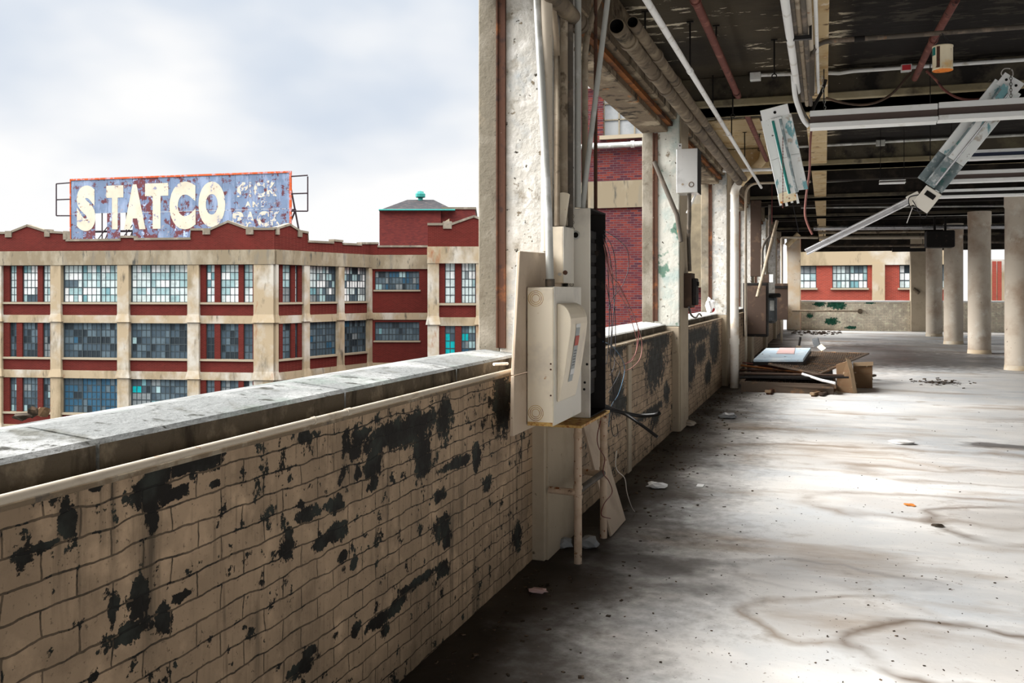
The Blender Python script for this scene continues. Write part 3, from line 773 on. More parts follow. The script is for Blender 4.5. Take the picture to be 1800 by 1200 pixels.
# projecting block at the right
dp = [(752, 772), (837, 860)]
bays(fd, fac, dp, [[782, 800, 811, 836]], o_p=.2, pals=(('frosty', None), ('tealdark', None), ('mid', None), ('dark', None)))
cn = B(); fd.box(cn, -.02, fd.L, ZC0 - .05, 4.43, -6, .24); cn.build('cornice', 'far_cream', fac)
b = B(); b.quad([PC1 + Vector((0, 0, GZ)), PD0 + Vector((0, 0, GZ)), PD0 + Vector((0, 0, 4.4)), PC1 + Vector((0, 0, 4.4))])
b.prism([PC1 + Vector((0, 0, GZ)), PD0 + fd.n * -.4 + Vector((0, 0, GZ)), PD0 + fd.n * -.4 + Vector((0, 0, 4.4)), PC1 + Vector((0, 0, 4.4))], fd.e * .3)
b.build('brick_return', 'brick_far', fac)

# parapets: pixel outline of their tops
def parapet(f, pts, zb, parent, notch=(), o=.0, thick=.38):
    P = [(f.s_(x), f.z_(x, y)) for x, y in pts]
    b = B(); cp = B()
    for i in range(len(P) - 1):
        (a0, z0), (a1, z1) = P[i], P[i + 1]
        if a1 - a0 < .02: continue
        f.poly(b, [(a0, zb), (a1, zb), (a1, z1), (a0, z0)], o - thick, o)
        f.poly(cp, [(a0 - .02, z0), (a1 + .02, z1), (a1 + .02, z1 + .15), (a0 - .02, z0 + .15)], o - thick - .06, o + .07)
    b.build('brick_parapet', 'brick_far', parent); cp.build('parapet_coping', 'far_coping', parent)
    for (x0, x1, y0, y1) in notch:
        q = B(); f.box(q, f.s_(x0), f.s_(x1), f.z_(x0, y1), f.z_(x0, y0), o - thick - .04, o + .09)
        q.build('parapet_block', 'far_coping', parent)
parapet(fa, [(-40, 411), (21, 411), (21, 409), (48, 398), (83, 409), (116, 411), (116.5, 424), (212, 423), (212.5, 418), (236, 418), (236.5, 422), (335, 421), (335.5, 405), (370, 405), (401, 391), (436, 404), (482, 404)],
        ZC1, fac, [(10, 21, 406, 417), (79, 88, 403, 416), (112, 117, 406, 421), (357, 370, 402, 412), (433, 446, 399, 412)])
parapet(fb, [(481.5, 403), (487, 403), (509, 396), (527, 408), (541, 410.5), (541.5, 426), (586, 428), (586.3, 424), (602, 425.5), (602.3, 430), (635, 431.5), (635.3, 429), (650, 429)],
        ZC1, fac, [(484, 490, 399, 412), (523, 530, 404, 416)])
parapet(fc, [(650, 429), (664, 429), (664.3, 434.5), (753, 434.5)], ZC1, fac)
parapet(fd, [(752, 396), (779, 396), (794, 396), (833, 382), (870, 396), (930, 398)], 4.43, fac, [(779, 794, 389, 402)])
# roof over it all
rf = B()
rf.prism([PA0 - fa.n * 0.1 + Vector((0, 0, 4.0)), PA1 + Vector((0, 0, 4.0)), PB1 + Vector((0, 0, 4.0)), PC1 + Vector((0, 0, 4.0)), plan(930, 71) + Vector((0, 0, 4.0)), plan(930, 120) + Vector((0, 0, 4.0)), plan(-70, 110) + Vector((0, 0, 4.0))], (0, 0, .25))
rf.build('roof', 'ground_asphalt', fac)
# roof hut with a hipped slate roof and a green vent
hut = thing('roof_penthouse', 'dark brick rooftop hut with hipped slate roof and green copper vent', 'building', tuple(plan(730, 80) + Vector((0, 0, 4.25))))
d0, d1 = 78.0, 86.0
def q3(px, d, z): v = plan(px, d); return Vector((v.x, v.y, z))
zt = EYE + (HOR - 370) / FPX * d0
brick_mat('brick_dark_far', tuple(fa.e), (.135, .026, .022), (.085, .018, .018), (.07, .025, .02), .24, .08, .008, .5, .01)
b = B().prism([q3(667, d0, 4.24), q3(775, d0, 4.24), q3(782, d1, 4.24), q3(676, d1, 4.24)], (0, 0, zt - 4.24)); b.build('brick_wall', 'brick_dark_far', hut)
b = B().prism([q3(775.5, d0 + .4, 4.24), q3(835, d0 + .4, 4.24), q3(838, d1, 4.24), q3(780, d1, 4.24)], (0, 0, zt - 4.1)); b.build('brick_lower_hut', 'brick_dark_far', hut)
b = B().prism([q3(775.5, d0 + .3, zt + .14), q3(837, d0 + .3, zt + .14), q3(839, d1, zt + .14), q3(780, d1, zt + .14)], (0, 0, .18)); b.build('hut_coping', 'far_coping', hut)
zr = EYE + (HOR - 351) / FPX * 82
e0, e1, e2, e3 = q3(666, d0 - .3, zt), q3(800, d0 - .3, zt), q3(806, d1 + .3, zt), q3(672, d1 + .3, zt)
r0, r1 = q3(716, 82, zr), q3(762, 82, zr)
b = B(); o = len(b.v); b.v += [e0, e1, e2, e3, r0, r1]
for f_ in ((0, 1, 5, 4), (1, 2, 5), (2, 3, 4, 5), (3, 0, 4), (3, 2, 1, 0)): b.face(list(f_))
b.build('slate_roof', 'roof_slate', hut)
b = B().tube([e0 + Vector((0, 0, .03)), e1 + Vector((0, 0, .03))], .075, 6); b.build('gutter', 'copper_green', hut)
vv = q3(739, 82, zr - .1)
B().lathe(vv, [(.22, 0), (.22, .28), (.40, .30), (.44, .34), (.44, .62), (.34, .70), (.30, .74), (.3, .80), (.12, .86), (.02, .9)], 10, smooth=False).build('roof_vent', 'copper_green', hut)
# skylight on the block at the right
sk = q3(784, 62, 0)
z0 = EYE + (HOR - 396) / FPX * 62; z1 = EYE + (HOR - 384) / FPX * 62
b = B().prism([q3(770, 62, z0), q3(790, 62, z0), q3(790, 62, z1)], q3(770, 66, z0) - q3(770, 62, z0))
one('roof_skylight', b, 'far_sill', 'small sloping skylight behind the stepped parapet of the projecting block', 'skylight', at=tuple(q3(780, 63, z0)))

# ---------------------------------------------------------------- the roof sign
sd0, sd1 = 73.3, 68.4
SP, SQ = plan(125, sd0), plan(509, sd1)
fs = Facade(SP, SQ)
SZ1 = EYE + (HOR - 303.5) / FPX * sd1
SZ0 = SZ1 - 6.1 * 1.0
sgn = thing('roof_sign', 'long weathered blue billboard with peeling cream letters above the factory roof', 'sign', tuple(SP + Vector((0, 0, 4.25))))
def weathered(name, base, other, sc, lo, hi, extra=()):
    t = NT(name); c = base if not isinstance(base, tuple) else base
    c = t.mix(t.ramp(t.noise(sc * .4, 5, .6), .4, .7), base, tuple(x * .8 for x in base))
    c = t.mix(t.ramp(t.noise(sc, 7, .7), lo, hi), c, other)
    for (col, s2, l2, h2, st) in extra: c = t.mix(t.ramp(t.noise(s2, 6, .65, stretch=st, off=s2), l2, h2), c, col)
    M[name] = t.done(c, .75)
weathered('sign_blue', (.125, .172, .262), (.085, .028, .035), 1.7, .545, .575, [((.19, .24, .345), 1.1, .50, .62, (1, 1, .3)), ((.24, .22, .24), 2.4, .62, .66, None)])
weathered('sign_rusty', (.115, .15, .24), (.10, .03, .035), 1.5, .46, .50, [((.30, .37, .52), 2.4, .58, .62, None)])
weathered('sign_letter', (.47, .43, .345), (.18, .18, .25), 1.9, .60, .62, [((.13, .05, .05), 2.6, .64, .66, None)])
weathered('sign_letter_worn', (.45, .415, .345), (.12, .165, .275), 3.4, .49, .52, [((.12, .05, .05), 4.2, .61, .64, None)])
weathered('sign_rim', (.42, .075, .02), (.35, .20, .22), 2.2, .52, .58)
seam = SZ1 - 2.65
NX = 17
cw = fs.L / NX
holes = [(fs.s_(167), fs.s_(188)), (fs.s_(211), fs.s_(233))]
rnd = random.Random(3)
pb = [0, .0]
cuts = sorted([k * cw for k in range(NX + 1)])
for row, (z0, z1) in enumerate(((seam, SZ1), (SZ0, seam))):
    if row == 0: segs = [(cuts[k], cuts[k + 1]) for k in range(NX)]
    else:
        c2 = [c for c in cuts if not any(h0 - .45 < c < h1 + .45 for h0, h1 in holes)] + [x for h in holes for x in h]
        c2 = sorted(c2); segs = [(c2[k], c2[k + 1]) for k in range(len(c2) - 1) if (c2[k], c2[k + 1]) not in holes]
    for (a0, a1) in segs:
        q = B(); fs.box(q, a0 + .012, a1 - .012, z0 + .015, z1 - .015, -.05, 0)
        mid = (a0 + a1) / 2 / fs.L
        q.build('sign_panel', 'sign_rusty' if (row == 1 and mid < .62 and rnd.random() < .75) or (row == 0 and rnd.random() < .12) else 'sign_blue', sgn)
rim = B()
fs.box(rim, -.05, fs.L + .05, SZ1, SZ1 + .13, -.1, .05); fs.box(rim, fs.L, fs.L + .14, SZ0, SZ1 + .13, -.1, .05); fs.box(rim, -.1, 0, SZ0, SZ1 + .13, -.1, .05); fs.box(rim, 0, fs.L, SZ0 - .12, SZ0, -.1, .05)
rim.build('sign_rim', 'sign_rim', sgn)
# steel lattice behind the panels
lt = B()
for k in range(9):
    a = fs.L * (k + .25) / 8.6
    if a > fs.L: continue
    f0 = fs.pt(a, SZ0, -.12); f1 = fs.pt(a, SZ1 - .3, -.12); bk = fs.pt(a, 4.25, -2.4); bm = fs.pt(a, seam - .6, -1.3)
    for (u, v) in ((f0 + Vector((0, 0, -(SZ0 - 4.25))), f1), (f1, bk), (bm, fs.pt(a, SZ0 + .8, -.12)), (bm, f0)): lt.tube([u, v], .05, 5)
    if k: 
        for zz in (SZ0 + .5, SZ0 + 2.1): lt.tube([fs.pt(a, zz, -1.0), fs.pt(pa, zz, -1.0)], .09, 5)
        lt.tube([fs.pt(a, SZ0 + .1, -.9), fs.pt(pa, SZ0 + 2.6, -.9)], .04, 5); lt.tube([fs.pt(pa, SZ0 + .1, -.9), fs.pt(a, SZ0 + 2.6, -.9)], .04, 5)
    pa = a
lt.build('steel_lattice', 'steel_dark', sgn)
for (sx0, sx1, yt, yb_, d) in ((99, 125, 323, 379, sd0), (512, 541, 310, 371, sd1)):
    g = B(); m = (yt + yb_) / 2
    P = lambda x, y: pD(x, y, d)
    for (u, v) in (((sx0, yt), (sx1, yt - 2)), ((sx0, m), (sx1, m - 1)), ((sx0, yb_), (sx1, yb_)), ((sx0 if sx0 < 200 else sx1, yt), (sx0 if sx0 < 200 else sx1, yb_))): g.tube([P(*u), P(*v)], .055, 5)
    g.build('side_frame', 'steel_dark', sgn)
g = B(); 
for (u, v) in (((511, 328), (525, 402)), ((512, 369), (520, 368)), ((520, 368), (510, 392))): g.tube([pD(u[0], u[1], sd1 + .4), pD(v[0], v[1], sd1 + .4)], .07, 5)
g.build('back_brace', 'steel_dark', sgn)

def letter_mesh(ch, bold):
    cu = bpy.data.curves.new('letter', 'FONT'); cu.body = ch; cu.offset = bold; cu.resolution_u = 6
    ob = bpy.data.objects.new('letter', cu); C.objects.link(ob)
    me = ob.evaluated_get(bpy.context.evaluated_depsgraph_get()).to_mesh()
    vs = [Vector(v.co) for v in me.vertices]; fs_ = [list(p.vertices) for p in me.polygons]
    x0, x1 = min(v.x for v in vs), max(v.x for v in vs); y0, y1 = min(v.y for v in vs), max(v.y for v in vs)
    ob.evaluated_get(bpy.context.evaluated_depsgraph_get()).to_mesh_clear()
    bpy.data.objects.remove(ob); bpy.data.curves.remove(cu)
    return [((v.x - x0) / (x1 - x0), (v.y - y0) / (y1 - y0)) for v in vs], fs_
def lettering(f, ch, px0, px1, py0, py1, name, mt, parent, bold=.045):
    """one painted letter filling a pixel box on facade f"""
    vs, fc_ = letter_mesh(ch, bold)
    a0, a1 = f.s_(px0), f.s_(px1); xm = (px0 + px1) / 2
    z1, z0 = f.z_(xm, py0), f.z_(xm, py1)
    b = B(); o = len(b.v)
    b.v += [f.pt(a0 + (a1 - a0) * u, z0 + (z1 - z0) * v, .012) for u, v in vs]
    for q in fc_: b.face([o + i for i in q])
    return b.build(name, mt, parent)
for ch, x0, x1, y0, y1 in (('S', 135, 168, 326, 406), ('T', 187, 217, 326, 403), ('A', 218, 256, 324, 403), ('T', 255, 296, 322, 402), ('C', 298, 344, 319, 403), ('O', 349, 396, 319, 399)):
    lettering(fs, ch, x0, x1, y0, y1, 'sign_letter', 'sign_letter', sgn, .07)
for ch, x0, x1, y0, y1 in (('P', 417, 436, 320, 346), ('I', 438, 442, 320, 346), ('C', 446, 466, 320, 347), ('K', 469, 487, 317, 345),
                           ('A', 431, 441, 354, 364), ('N', 444, 455, 354, 364), ('D', 459, 467, 352, 364), ('P', 409, 428, 372, 398), ('A', 430, 450, 372, 400), ('C', 452, 473, 371, 399), ('K', 475, 493, 371, 396)):
    lettering(fs, ch, x0, x1, y0, y1, 'sign_small_letter', 'sign_letter_worn', sgn, .05)

# ---------------------------------------------------------------- the brick wing seen through the bays
wing = thing('brick_wing', 'dark red brick wing seen past the electrical boxes through the second bay', 'building', (-6.5, 31.2, GZ))
WY = 31.0
fw = Facade(Vector((-10.6, WY, 0)), Vector((-2.32, WY, 0)))
def wz(px, py): return fw.z_(px, py)
ww0, ww1, wzb, wzt = fw.s_(1060), fw.s_(1170), wz(1100, 237), wz(1100, 60)
bz0, bz1 = wz(1090, 365), wz(1090, 318)
b = B()
fw.box(b, 0, ww0, bz1, 15, -3, 0); fw.box(b, ww1, fw.L, bz1, 15, -3, 0); fw.box(b, ww0, ww1, bz1, wzb, -3, 0); fw.box(b, ww0, ww1, wzt, 15, -3, 0)
fw.box(b, 0, fw.L, GZ, bz0, -3, 0)
b.build('brick_wall', 'brick_wing', wing)
b = B(); fw.box(b, -.02, fw.L, bz0, bz1, -3, .08); b.build('concrete_band', 'far_cornice', wing)
b = B(); fw.box(b, ww0 - .1, ww1 + .1, wzb - .13, wzb, -.3, .12); b.build('window_sill', 'far_sill', wing)
mat('pane_whitewash', (.24, .25, .255), .6, layers=[((.17, .18, .19), 1.5, .5, .65)])
wf = B(); wp = B()
fw.box(wp, ww0, ww1, wzb, wzt, -.3, -.15)
for k in range(5): a = ww0 + (ww1 - ww0) * k / 4; fw.box(wf, a - .025, a + .025, wzb, wzt, -.2, -.11)
for k in range(6): z = wzb + .56 * k; fw.box(wf, ww0, ww1, z - .02, z + .02, -.2, -.11)
wo = wf.build('window', 'far_cornice', wing); wp.build('window_panes', 'pane_whitewash', wo)
b = B(); zz = wz(1090, 256); b.tube([fw.pt(0, zz, .18), fw.pt(fw.L, zz, .18)], .09, 8)
for a in (1.5, 3.1, 4.4, 6.2): b.tube([fw.pt(a, zz, .18), fw.pt(a + .12, zz, .18)], .12, 8)
b.build('wall_pipe', 'pipe_grey', wing)
b = B(); z1 = wz(1040, 153); b.tube([fw.pt(fw.s_(1030), z1, .15), fw.pt(fw.s_(1062), z1, .15)], .08, 8); b.build('pipe_stub', 'pipe_white', wing)
# plastered panel low on the wing, seen in the third bay
b = B(); fw.box(b, fw.s_(1195), fw.s_(1240), wz(1210, 505), wz(1210, 360), 0, .25); b.build('plaster_panel', 'wing_plaster', wing)

# ---------------------------------------------------------------- the brick building beyond the far wall
fy = Facade(Vector((pY(1389, 500, 62).x, 62, 0)), Vector((19.5, 62, 0)))
bey = thing('brick_annex', 'red brick building with blue-grey windows framed by the opening in the far wall', 'building', (3, 62.2, GZ))
def bz(y): return fy.z_(1500, y)
wins = [(1391, 1435, [4]), (1463, 1525, [4, 4]), (1581, 1618, [4]), (1650, 1672, [3])]
pil = [(1533, 1555), (1637, 1645)]
b = B(); cur = 0
for (x0, x1, g) in wins:
    a0, a1 = fy.s_(x0), fy.s_(x1)
    fy.box(b, cur, a0, bz(508), bz(466), -1, 0); cur = a1
    window(fy, bey, a0, a1, bz(506), bz(467), g, 3, 'mid', low='light')
aR = fy.s_(1690)
fy.box(b, cur, aR, bz(508), bz(466), -1, 0)
fy.box(b, 0, aR, GZ, bz(508), -1, 0)
fy.box(b, 0, aR, bz(438), 7.0, -1, 0)
b.build('brick_wall', 'brick_beyond', bey)
b = B(); fy.box(b, 0, aR, bz(466), bz(438), -1, .15); b.build('concrete_band', 'far_cream', bey)
for (x0, x1, g) in wins:
    b = B(); fy.box(b, fy.s_(x0 - 3), fy.s_(x1 + 2), bz(509), bz(506), -.1, .15); b.build('window_sill', 'far_sill', bey)
for (x0, x1) in pil:
    b = B(); fy.box(b, fy.s_(x0), fy.s_(x1), GZ, bz(464), -.2, .25); b.build('pilaster', 'far_cream', bey)
# further right: a cream building with a red strip, far off under the white sky
an = thing('cream_building', 'pale cream building with narrow red brick strips glimpsed between the round columns', 'building', tuple(q3(1750, 75, GZ)))
fz = Facade(plan(1722, 76), plan(1830, 76))
b = B(); fz.box(b, 0, fz.L, GZ, fz.z_(1750, 456), -2, 0); b.build('cream_wall', 'far_cream', an)
for x0, x1 in ((1744, 1751), (1753, 1760), (1792, 1800)):
    b = B(); fz.box(b, fz.s_(x0), fz.s_(x1), fz.z_(1750, 528), fz.z_(1750, 459), -.1, .06); b.build('brick_strip', 'brick_beyond', an)
struct('ground', B().box(-140, 140, -60, 170, GZ - .5, GZ), 'ground_asphalt')

# ================================================================ ELECTRICAL GEAR ON THE FIRST PIER
def zof(px, py, Y, X): d = -X * S_ + Y * C_; return EYE + (HOR - py) / FPX * d
# backing board in two sheets
t = thing('backing_board', 'tall tan backing board fixed to the pier behind the cream switch box', 'board', (-1.54, 4.9, .85))
a, b_, c_ = pX(914, 441, -1.54), pX(903, 661, -1.54), pX(901, 769, -1.54)
B().prism([(-1.556, a.y, 1.815), (-1.556, 5.50, 1.83), (-1.556, 5.50, b_.z + .004), (-1.556, b_.y, b_.z + .004)], (.018, 0, 0)).build('upper_sheet', 'board_tan', t, .003)
B().prism([(-1.556, b_.y, b_.z), (-1.556, 5.50, b_.z), (-1.556, 5.50, .845), (-1.556, c_.y, .845)], (.020, 0, 0)).build('lower_sheet', 'board_tan', t, .003)
# the safety switch box
x0, x1, y0, y1, z0, z1 = -1.532, -1.385, 4.78, 5.36, .872, 1.622
t = thing('safety_switch_box', 'cream safety switch box with rounded cover and red label on the pier', 'electrical box', (x0, y0, z0))
B().box(x0, x1, y0, y1, z0, z1).build('enclosure', 'metal_cream', t, .006, 2)
B().box(x1, x1 + .006, y0 + .004, y1 + .004, z0 + .005, z1 + .004).build('door', 'metal_cream_grey', t, .003)
prof = [(x1 + .007, 1.00), (x1 + .018, 1.00), (x1 + .05, 1.15), (x1 + .082, 1.36), (x1 + .088, 1.42)] + [(x1 + .007 + .081 * math.cos(q) * (1), 1.43 + .105 * math.sin(q)) for q in [math.pi / 2 * k / 7 for k in range(1, 8)]]
B().prism([(x, y0 + .05, z) for x, z in prof], (0, .36, 0)).build('rounded_cover', 'metal_cream', t, .014, 3)
lb_ = B()
def onface(px, py0, py1, w):      # sticker on the sloping front of the cover
    pass
def cover_x(z):
    pts = [(1.00, x1 + .018), (1.15, x1 + .05), (1.36, x1 + .082), (1.42, x1 + .088)]
    for (za, xa), (zb, xb) in zip(pts, pts[1:]):
        if z <= zb: return xa + (xb - xa) * (z - za) / (zb - za)
    return pts[-1][1]
def sticker(name, ya, yb, za, zb, m):
    n = 4; q = B()
    for k in range(n):
        u, v = za + (zb - za) * k / n, za + (zb - za) * (k + 1) / n
        q.quad([(cover_x(u) + .0022, ya, u), (cover_x(u) + .0022, yb, u), (cover_x(v) + .0022, yb, v), (cover_x(v) + .0022, ya, v)])
    q.build(name, m, t)
ym = y0 + .20
sticker('grey_label', ym - .045, ym + .04, 1.10, 1.40, 'label_grey')
sticker('white_label', ym - .05, ym + .045, 1.401, 1.42, 'label_white')
q = B()
sticker_z = [(1.30, 1.355, 'label_red'), (1.14, 1.17, 'label_white')]
for za, zb, m in sticker_z:
    q = B(); q.quad([(cover_x(za) + .004, ym - .043, za), (cover_x(za) + .004, ym + .038, za), (cover_x(zb) + .004, ym + .038, zb), (cover_x(zb) + .004, ym - .043, zb)]); q.build('red_label' if 'red' in m else 'small_label', m, t)
for k in range(6):
    za = 1.19 + k * .016
    q = B(); q.quad([(cover_x(za) + .004, ym - .03, za), (cover_x(za) + .004, ym + .026, za), (cover_x(za) + .004, ym + .026, za + .004), (cover_x(za) + .004, ym - .03, za + .004)]); q.build('label_line', 'wire_black', t)
for zc in (z1 - .06, z0 + .07):       # concentric knock-outs on the near end
    for r in (.022, .032, .042):
        q = B(); c = Vector((x0 + .05, y0 - .0005, zc))
        q.tube([c + Vector((r * math.cos(w), 0, r * math.sin(w))) for w in [2 * math.pi * k / 24 for k in range(25)]], .0016, 5); q.build('knockout_ring', 'metal_rim_rust', t)
B().box(x0 + .004, x1 - .003, y0 - .0012, y0 + .002, z0 + .001, z0 + .022).build('rusted_rim', 'metal_rim_rust', t)
for zz in (1.18, 1.21, 1.04):
    B().tube([(x1 - .012, y0 - .001, zz), (x1 - .012, y0 - .004, zz)], .005, 8).build('screw', 'rust', t)
# the tall wiring trough, open towards the hall
x0, x1, y0, y1, z0, z1 = -1.515, -1.372, 5.56, 5.98, .818, 2.115
t = thing('wiring_trough', 'tall cream panel box with knock-out holes, its black open side spilling wires', 'electrical box', (x0, y0, z0))
B().box(x0, x1, y0 - .004, y0 + .01, z0, z1).build('near_plate', 'metal_cream_grey', t, .003)
sh = B().box(x0, x0 + .01, y0 + .01, y1, z0, z1); sh.box(x0 + .01, x1, y1 - .01, y1, z0, z1); sh.box(x0 + .01, x1, y0 + .01, y1 - .01, z1 - .01, z1); sh.box(x0 + .01, x1, y0 + .01, y1 - .01, z0, z0 + .01)
sh.build('shell', 'metal_black', t)
B().box(x0 + .03, x0 + .085, y0 + .06, y1 - .06, z0 + .12, z1 - .12).build('breaker_block', 'metal_black', t, .006)
for k in range(13):
    zz = z0 + .22 + k * .075
    B().box(x0 + .085, x0 + .10, y0 + .08, y1 - .08, zz, zz + .05).build('breaker', 'metal_black', t, .003)
c = pY(1012, 413, y0 - .006)
q = B(); q.tube([c + Vector((.021 * math.cos(w), 0, .021 * math.sin(w))) for w in [2 * math.pi * k / 24 for k in range(25)]], .006, 6); q.build('hole_bushing', 'pipe_grey', t)
B().tube([c + Vector((0, .001, 0)), c + Vector((0, -.003, 0))], .020, 18).build('open_hole', 'hole_dark', t)
for py in (380, 391, 402, 432, 443, 455, 466, 478, 490, 500):
    c = pY(1006 + (0 if py < 420 else -1), py, y0 - .005)
    q = B(); q.tube([c + Vector((.012 * math.cos(w), 0, .012 * math.sin(w))) for w in [2 * math.pi * k / 16 for k in range(17)]], .0013, 5); q.build('knockout_ring', 'pipe_dark', t)
for (px, py) in ((1028, 672), (1027, 684), (1032, 640)):
    c = pY(px, py, y0 - .004); B().tube([c, c + Vector((0, -.003, 0))], .008, 8).build('paint_chip', 'metal_black', t)
# narrow splice box behind
x0, x1, y0, y1, z0, z1 = -1.553, -1.47, 5.285, 5.52, 1.65, 1.985
t = thing('splice_box', 'narrow cream splice box squeezed between the switch box and the tall panel box', 'electrical box', (x0, y0, z0))
B().box(x0, x1, y0, y1, z0, z1).build('body', 'metal_cream', t, .004)
B().box(x1, x1 + .004, y0, y1, z0, z1).build('cover', 'metal_cream_grey', t)
c = pY(985, 482, y0 - .01); B().tube([c, c + Vector((.0, -.02, 0))], .010, 10).build('latch_knob', 'metal_shiny', t)
c = pY(994, 479, y0 - .01); B().tube([c, c + Vector((.0, -.01, 0))], .014, 8).build('rusty_hasp', 'rust', t)
# pipe stand carrying the boxes
t = thing('pipe_stand', 'rust-flecked tan pipe stand under the electrical boxes', 'stand', (-1.37, 5.28, 0))
p1, p2 = Vector((-1.376, 5.277, 0)), Vector((-1.362, 5.878, 0))
for p, zt in ((p1, .80), (p2, .79)):
    B().tube([p, p + Vector((0, 0, zt))], .0235, 14).build('post', 'stand_pipe', t)
    for zz in (.385, .44, .74): B().tube([p + Vector((0, 0, zz)), p + Vector((0, 0, zz + .02))], .0275, 14).build('collar', 'stand_pipe', t)
    B().tube([p + Vector((0, 0, .415)), Vector((-1.556, p.y + .01, .42))], .021, 12).build('wall_arm', 'stand_pipe', t)
B().tube([p1 + Vector((0, .025, .425)), p2 + Vector((0, -.025, .425))], .02, 12).build('cross_rail', 'pipe_dark', t)
B().box(-1.53, -1.345, 5.24, 5.99, .801, .816).build('top_plate', 'metal_rim_rust', t)
# leaning board
A, Bq, Cq, D = pZ(1064, 944, 0), pZ(1089, 914, 0), Vector((-1.59, 6.42, .81)), Vector((-1.57, 6.03, .78))
A = Vector((-1.33, A.y + .02, 0)); Bq = Vector((-1.33, Bq.y, 0))
one('leaning_board', B().prism([A, Bq, Cq, D], (.014, 0, .006)), 'board_tan', 'tan board leaning behind the far post of the pipe stand', 'board', bevel=.002, at=tuple(A))

# ---- conduits climbing the pier
def pipe(name, pts, r, m, label, cat='pipe', group=None, couplings=(), n=12, hollow=0, cm=None):
    pts = [Vector(p) for p in pts]
    t = thing(name, label, cat, tuple(pts[-1] if pts[-1].z < pts[0].z else pts[0]), group)
    b = B().tube(pts, r, n, hollow=hollow)
    b.build('tube', [m, 'hole_dark'] if hollow else m, t)
    for (f, k) in couplings:      # fraction along the whole length
        L = [(pts[i + 1] - pts[i]).length for i in range(len(pts) - 1)]; want = f * sum(L); i = 0
        while i < len(L) - 1 and want > L[i]: want -= L[i]; i += 1
        d = (pts[i + 1] - pts[i]).normalized(); c = pts[i] + d * want
        rr = r if not isinstance(r, list) else r[0]
        B().tube([c - d * rr * k, c + d * rr * k], rr * 1.22, n).build('coupling', cm or m, t)
    return t
pipe('conduit', [(-1.46, 4.98, 1.625), (-1.47, 4.985, 2.0), (-1.572, 5.10, 3.27), (-1.585, 5.12, 3.6)], .0225, 'pipe_grey', 'grey conduit rising from the switch box, leftmost on the pier', 'conduit', couplings=((.012, .9),), cm='pipe_dark')
G = 'conduits on the first pier'
def riser(px, X, zlo, zhi, r, m, lab, bend=None):
    Y = pX(px, 300, X).y
    pts = [(X, Y, zlo), (X, Y, zhi)] if not bend else [(X, Y, zlo), (X, Y, bend[0])] + arc((X, Y, bend[0]), (X, Y, bend[0] + .25), (X + bend[1], Y + bend[2], zhi), 6)
    return pipe('conduit', pts, r, m, lab, 'conduit', G)
riser(961, -1.515, 1.83, 3.98, .034, 'pipe_beige', 'thick beige conduit next to the leftmost grey one')
riser(979, -1.512, 1.99, 3.6, .019, 'pipe_brown', 'brownish conduit bending left near the top, behind the stub pipe', (3.0, -.02, -.25))
riser(991, -1.512, 2.0, 3.98, .026, 'pipe_brown', 'brown conduit in the middle of the cluster on the pier')
riser(1001, -1.50, 2.0, 3.98, .024, 'pipe_dark', 'dark brown conduit right of the middle of the pier cluster')
riser(1016, -1.45, 2.12, 3.98, .021, 'pipe_grey', 'greyish conduit dropping straight into the top of the tall panel box')
riser(1028, -1.445, 2.12, 3.6, .021, 'pipe_brown', 'brown conduit bending right at the ceiling, over the tall panel box', (3.05, .06, .28))
riser(1047, -1.40, 2.12, 3.98, .012, 'rust', 'thin dark rusty rod rising at the right of the pipe cluster')
pipe('conduit', [(-1.43, 5.60, 2.118), (-1.42, 5.61, 2.25), tuple(pX(1068, 0, -1.25)), tuple(pX(1078, -70, -1.24))], .017, 'pipe_grey', 'thin grey conduit leaning right from the tall panel box to the ceiling', 'conduit')
pipe('stub_pipe', [(-1.512, 5.37, 1.987), (-1.50, 5.43, 2.19)], .033, 'metal_cream', 'short fat cream pipe stub tilted on top of the splice box', 'pipe')
q0, q1 = pZ(955, -45, 3.30), pZ(1019, 44, 3.30)
q1.x = max(q1.x, -1.50)
pipe('drain_pipe', [(q1.x, q0.y - .8, 3.30), (q1.x, q1.y, 3.30)], .052, 'pipe_umber', 'fat dark pipe ending overhead in front of the pier conduits', 'pipe', couplings=((.93, .8), (.985, .5)), n=18)

# ---- loose wires spilling out of the trough
def wire(pix, X, r, m, label, cat='wire', group='loose wires at the panel box', name='loose_wire', jit=.0):
    pts = [pX(x, y, X + (k * jit)) for k, (x, y) in enumerate(pix)]
    return one(name, B().tube(smooth(pts, 6), r, 6), m, label, cat, group, at=tuple(pts[0]))
wire([(1062, 405), (1085, 420), (1103, 440), (1104, 475), (1092, 505), (1076, 525), (1070, 545)], -1.37, .0026, 'wire_black', 'black wire bowing farthest right at the top of the panel box')
wire([(1060, 412), (1072, 450), (1078, 510), (1082, 580), (1080, 640), (1072, 660)], -1.38, .003, 'wire_black', 'black wire hanging straight down beside the panel box')
wire([(1060, 418), (1068, 470), (1071, 540), (1070, 600), (1066, 640)], -1.38, .003, 'wire_black', 'black wire hanging closest to the open box')
wire([(1062, 410), (1078, 440), (1083, 490), (1078, 560), (1076, 620), (1090, 650), (1070, 690)], -1.37, .0028, 'wire_black', 'black wire kinked outward near the coping')
wire([(1062, 420), (1073, 480), (1088, 500), (1110, 545), (1122, 580), (1118, 620), (1100, 640)], -1.36, .003, 'wire_red', 'dark red wire looping over the coping')
wire([(1062, 425), (1080, 490), (1100, 525), (1116, 560), (1128, 600), (1125, 630), (1108, 648), (1097, 650)], -1.355, .003, 'cable_pink', 'pink wire in the widest loop over the parapet')
wire([(1061, 430), (1075, 495), (1097, 530), (1112, 570), (1120, 605), (1112, 632), (1098, 640)], -1.36, .003, 'cable_pink', 'pink wire just inside the widest loop')
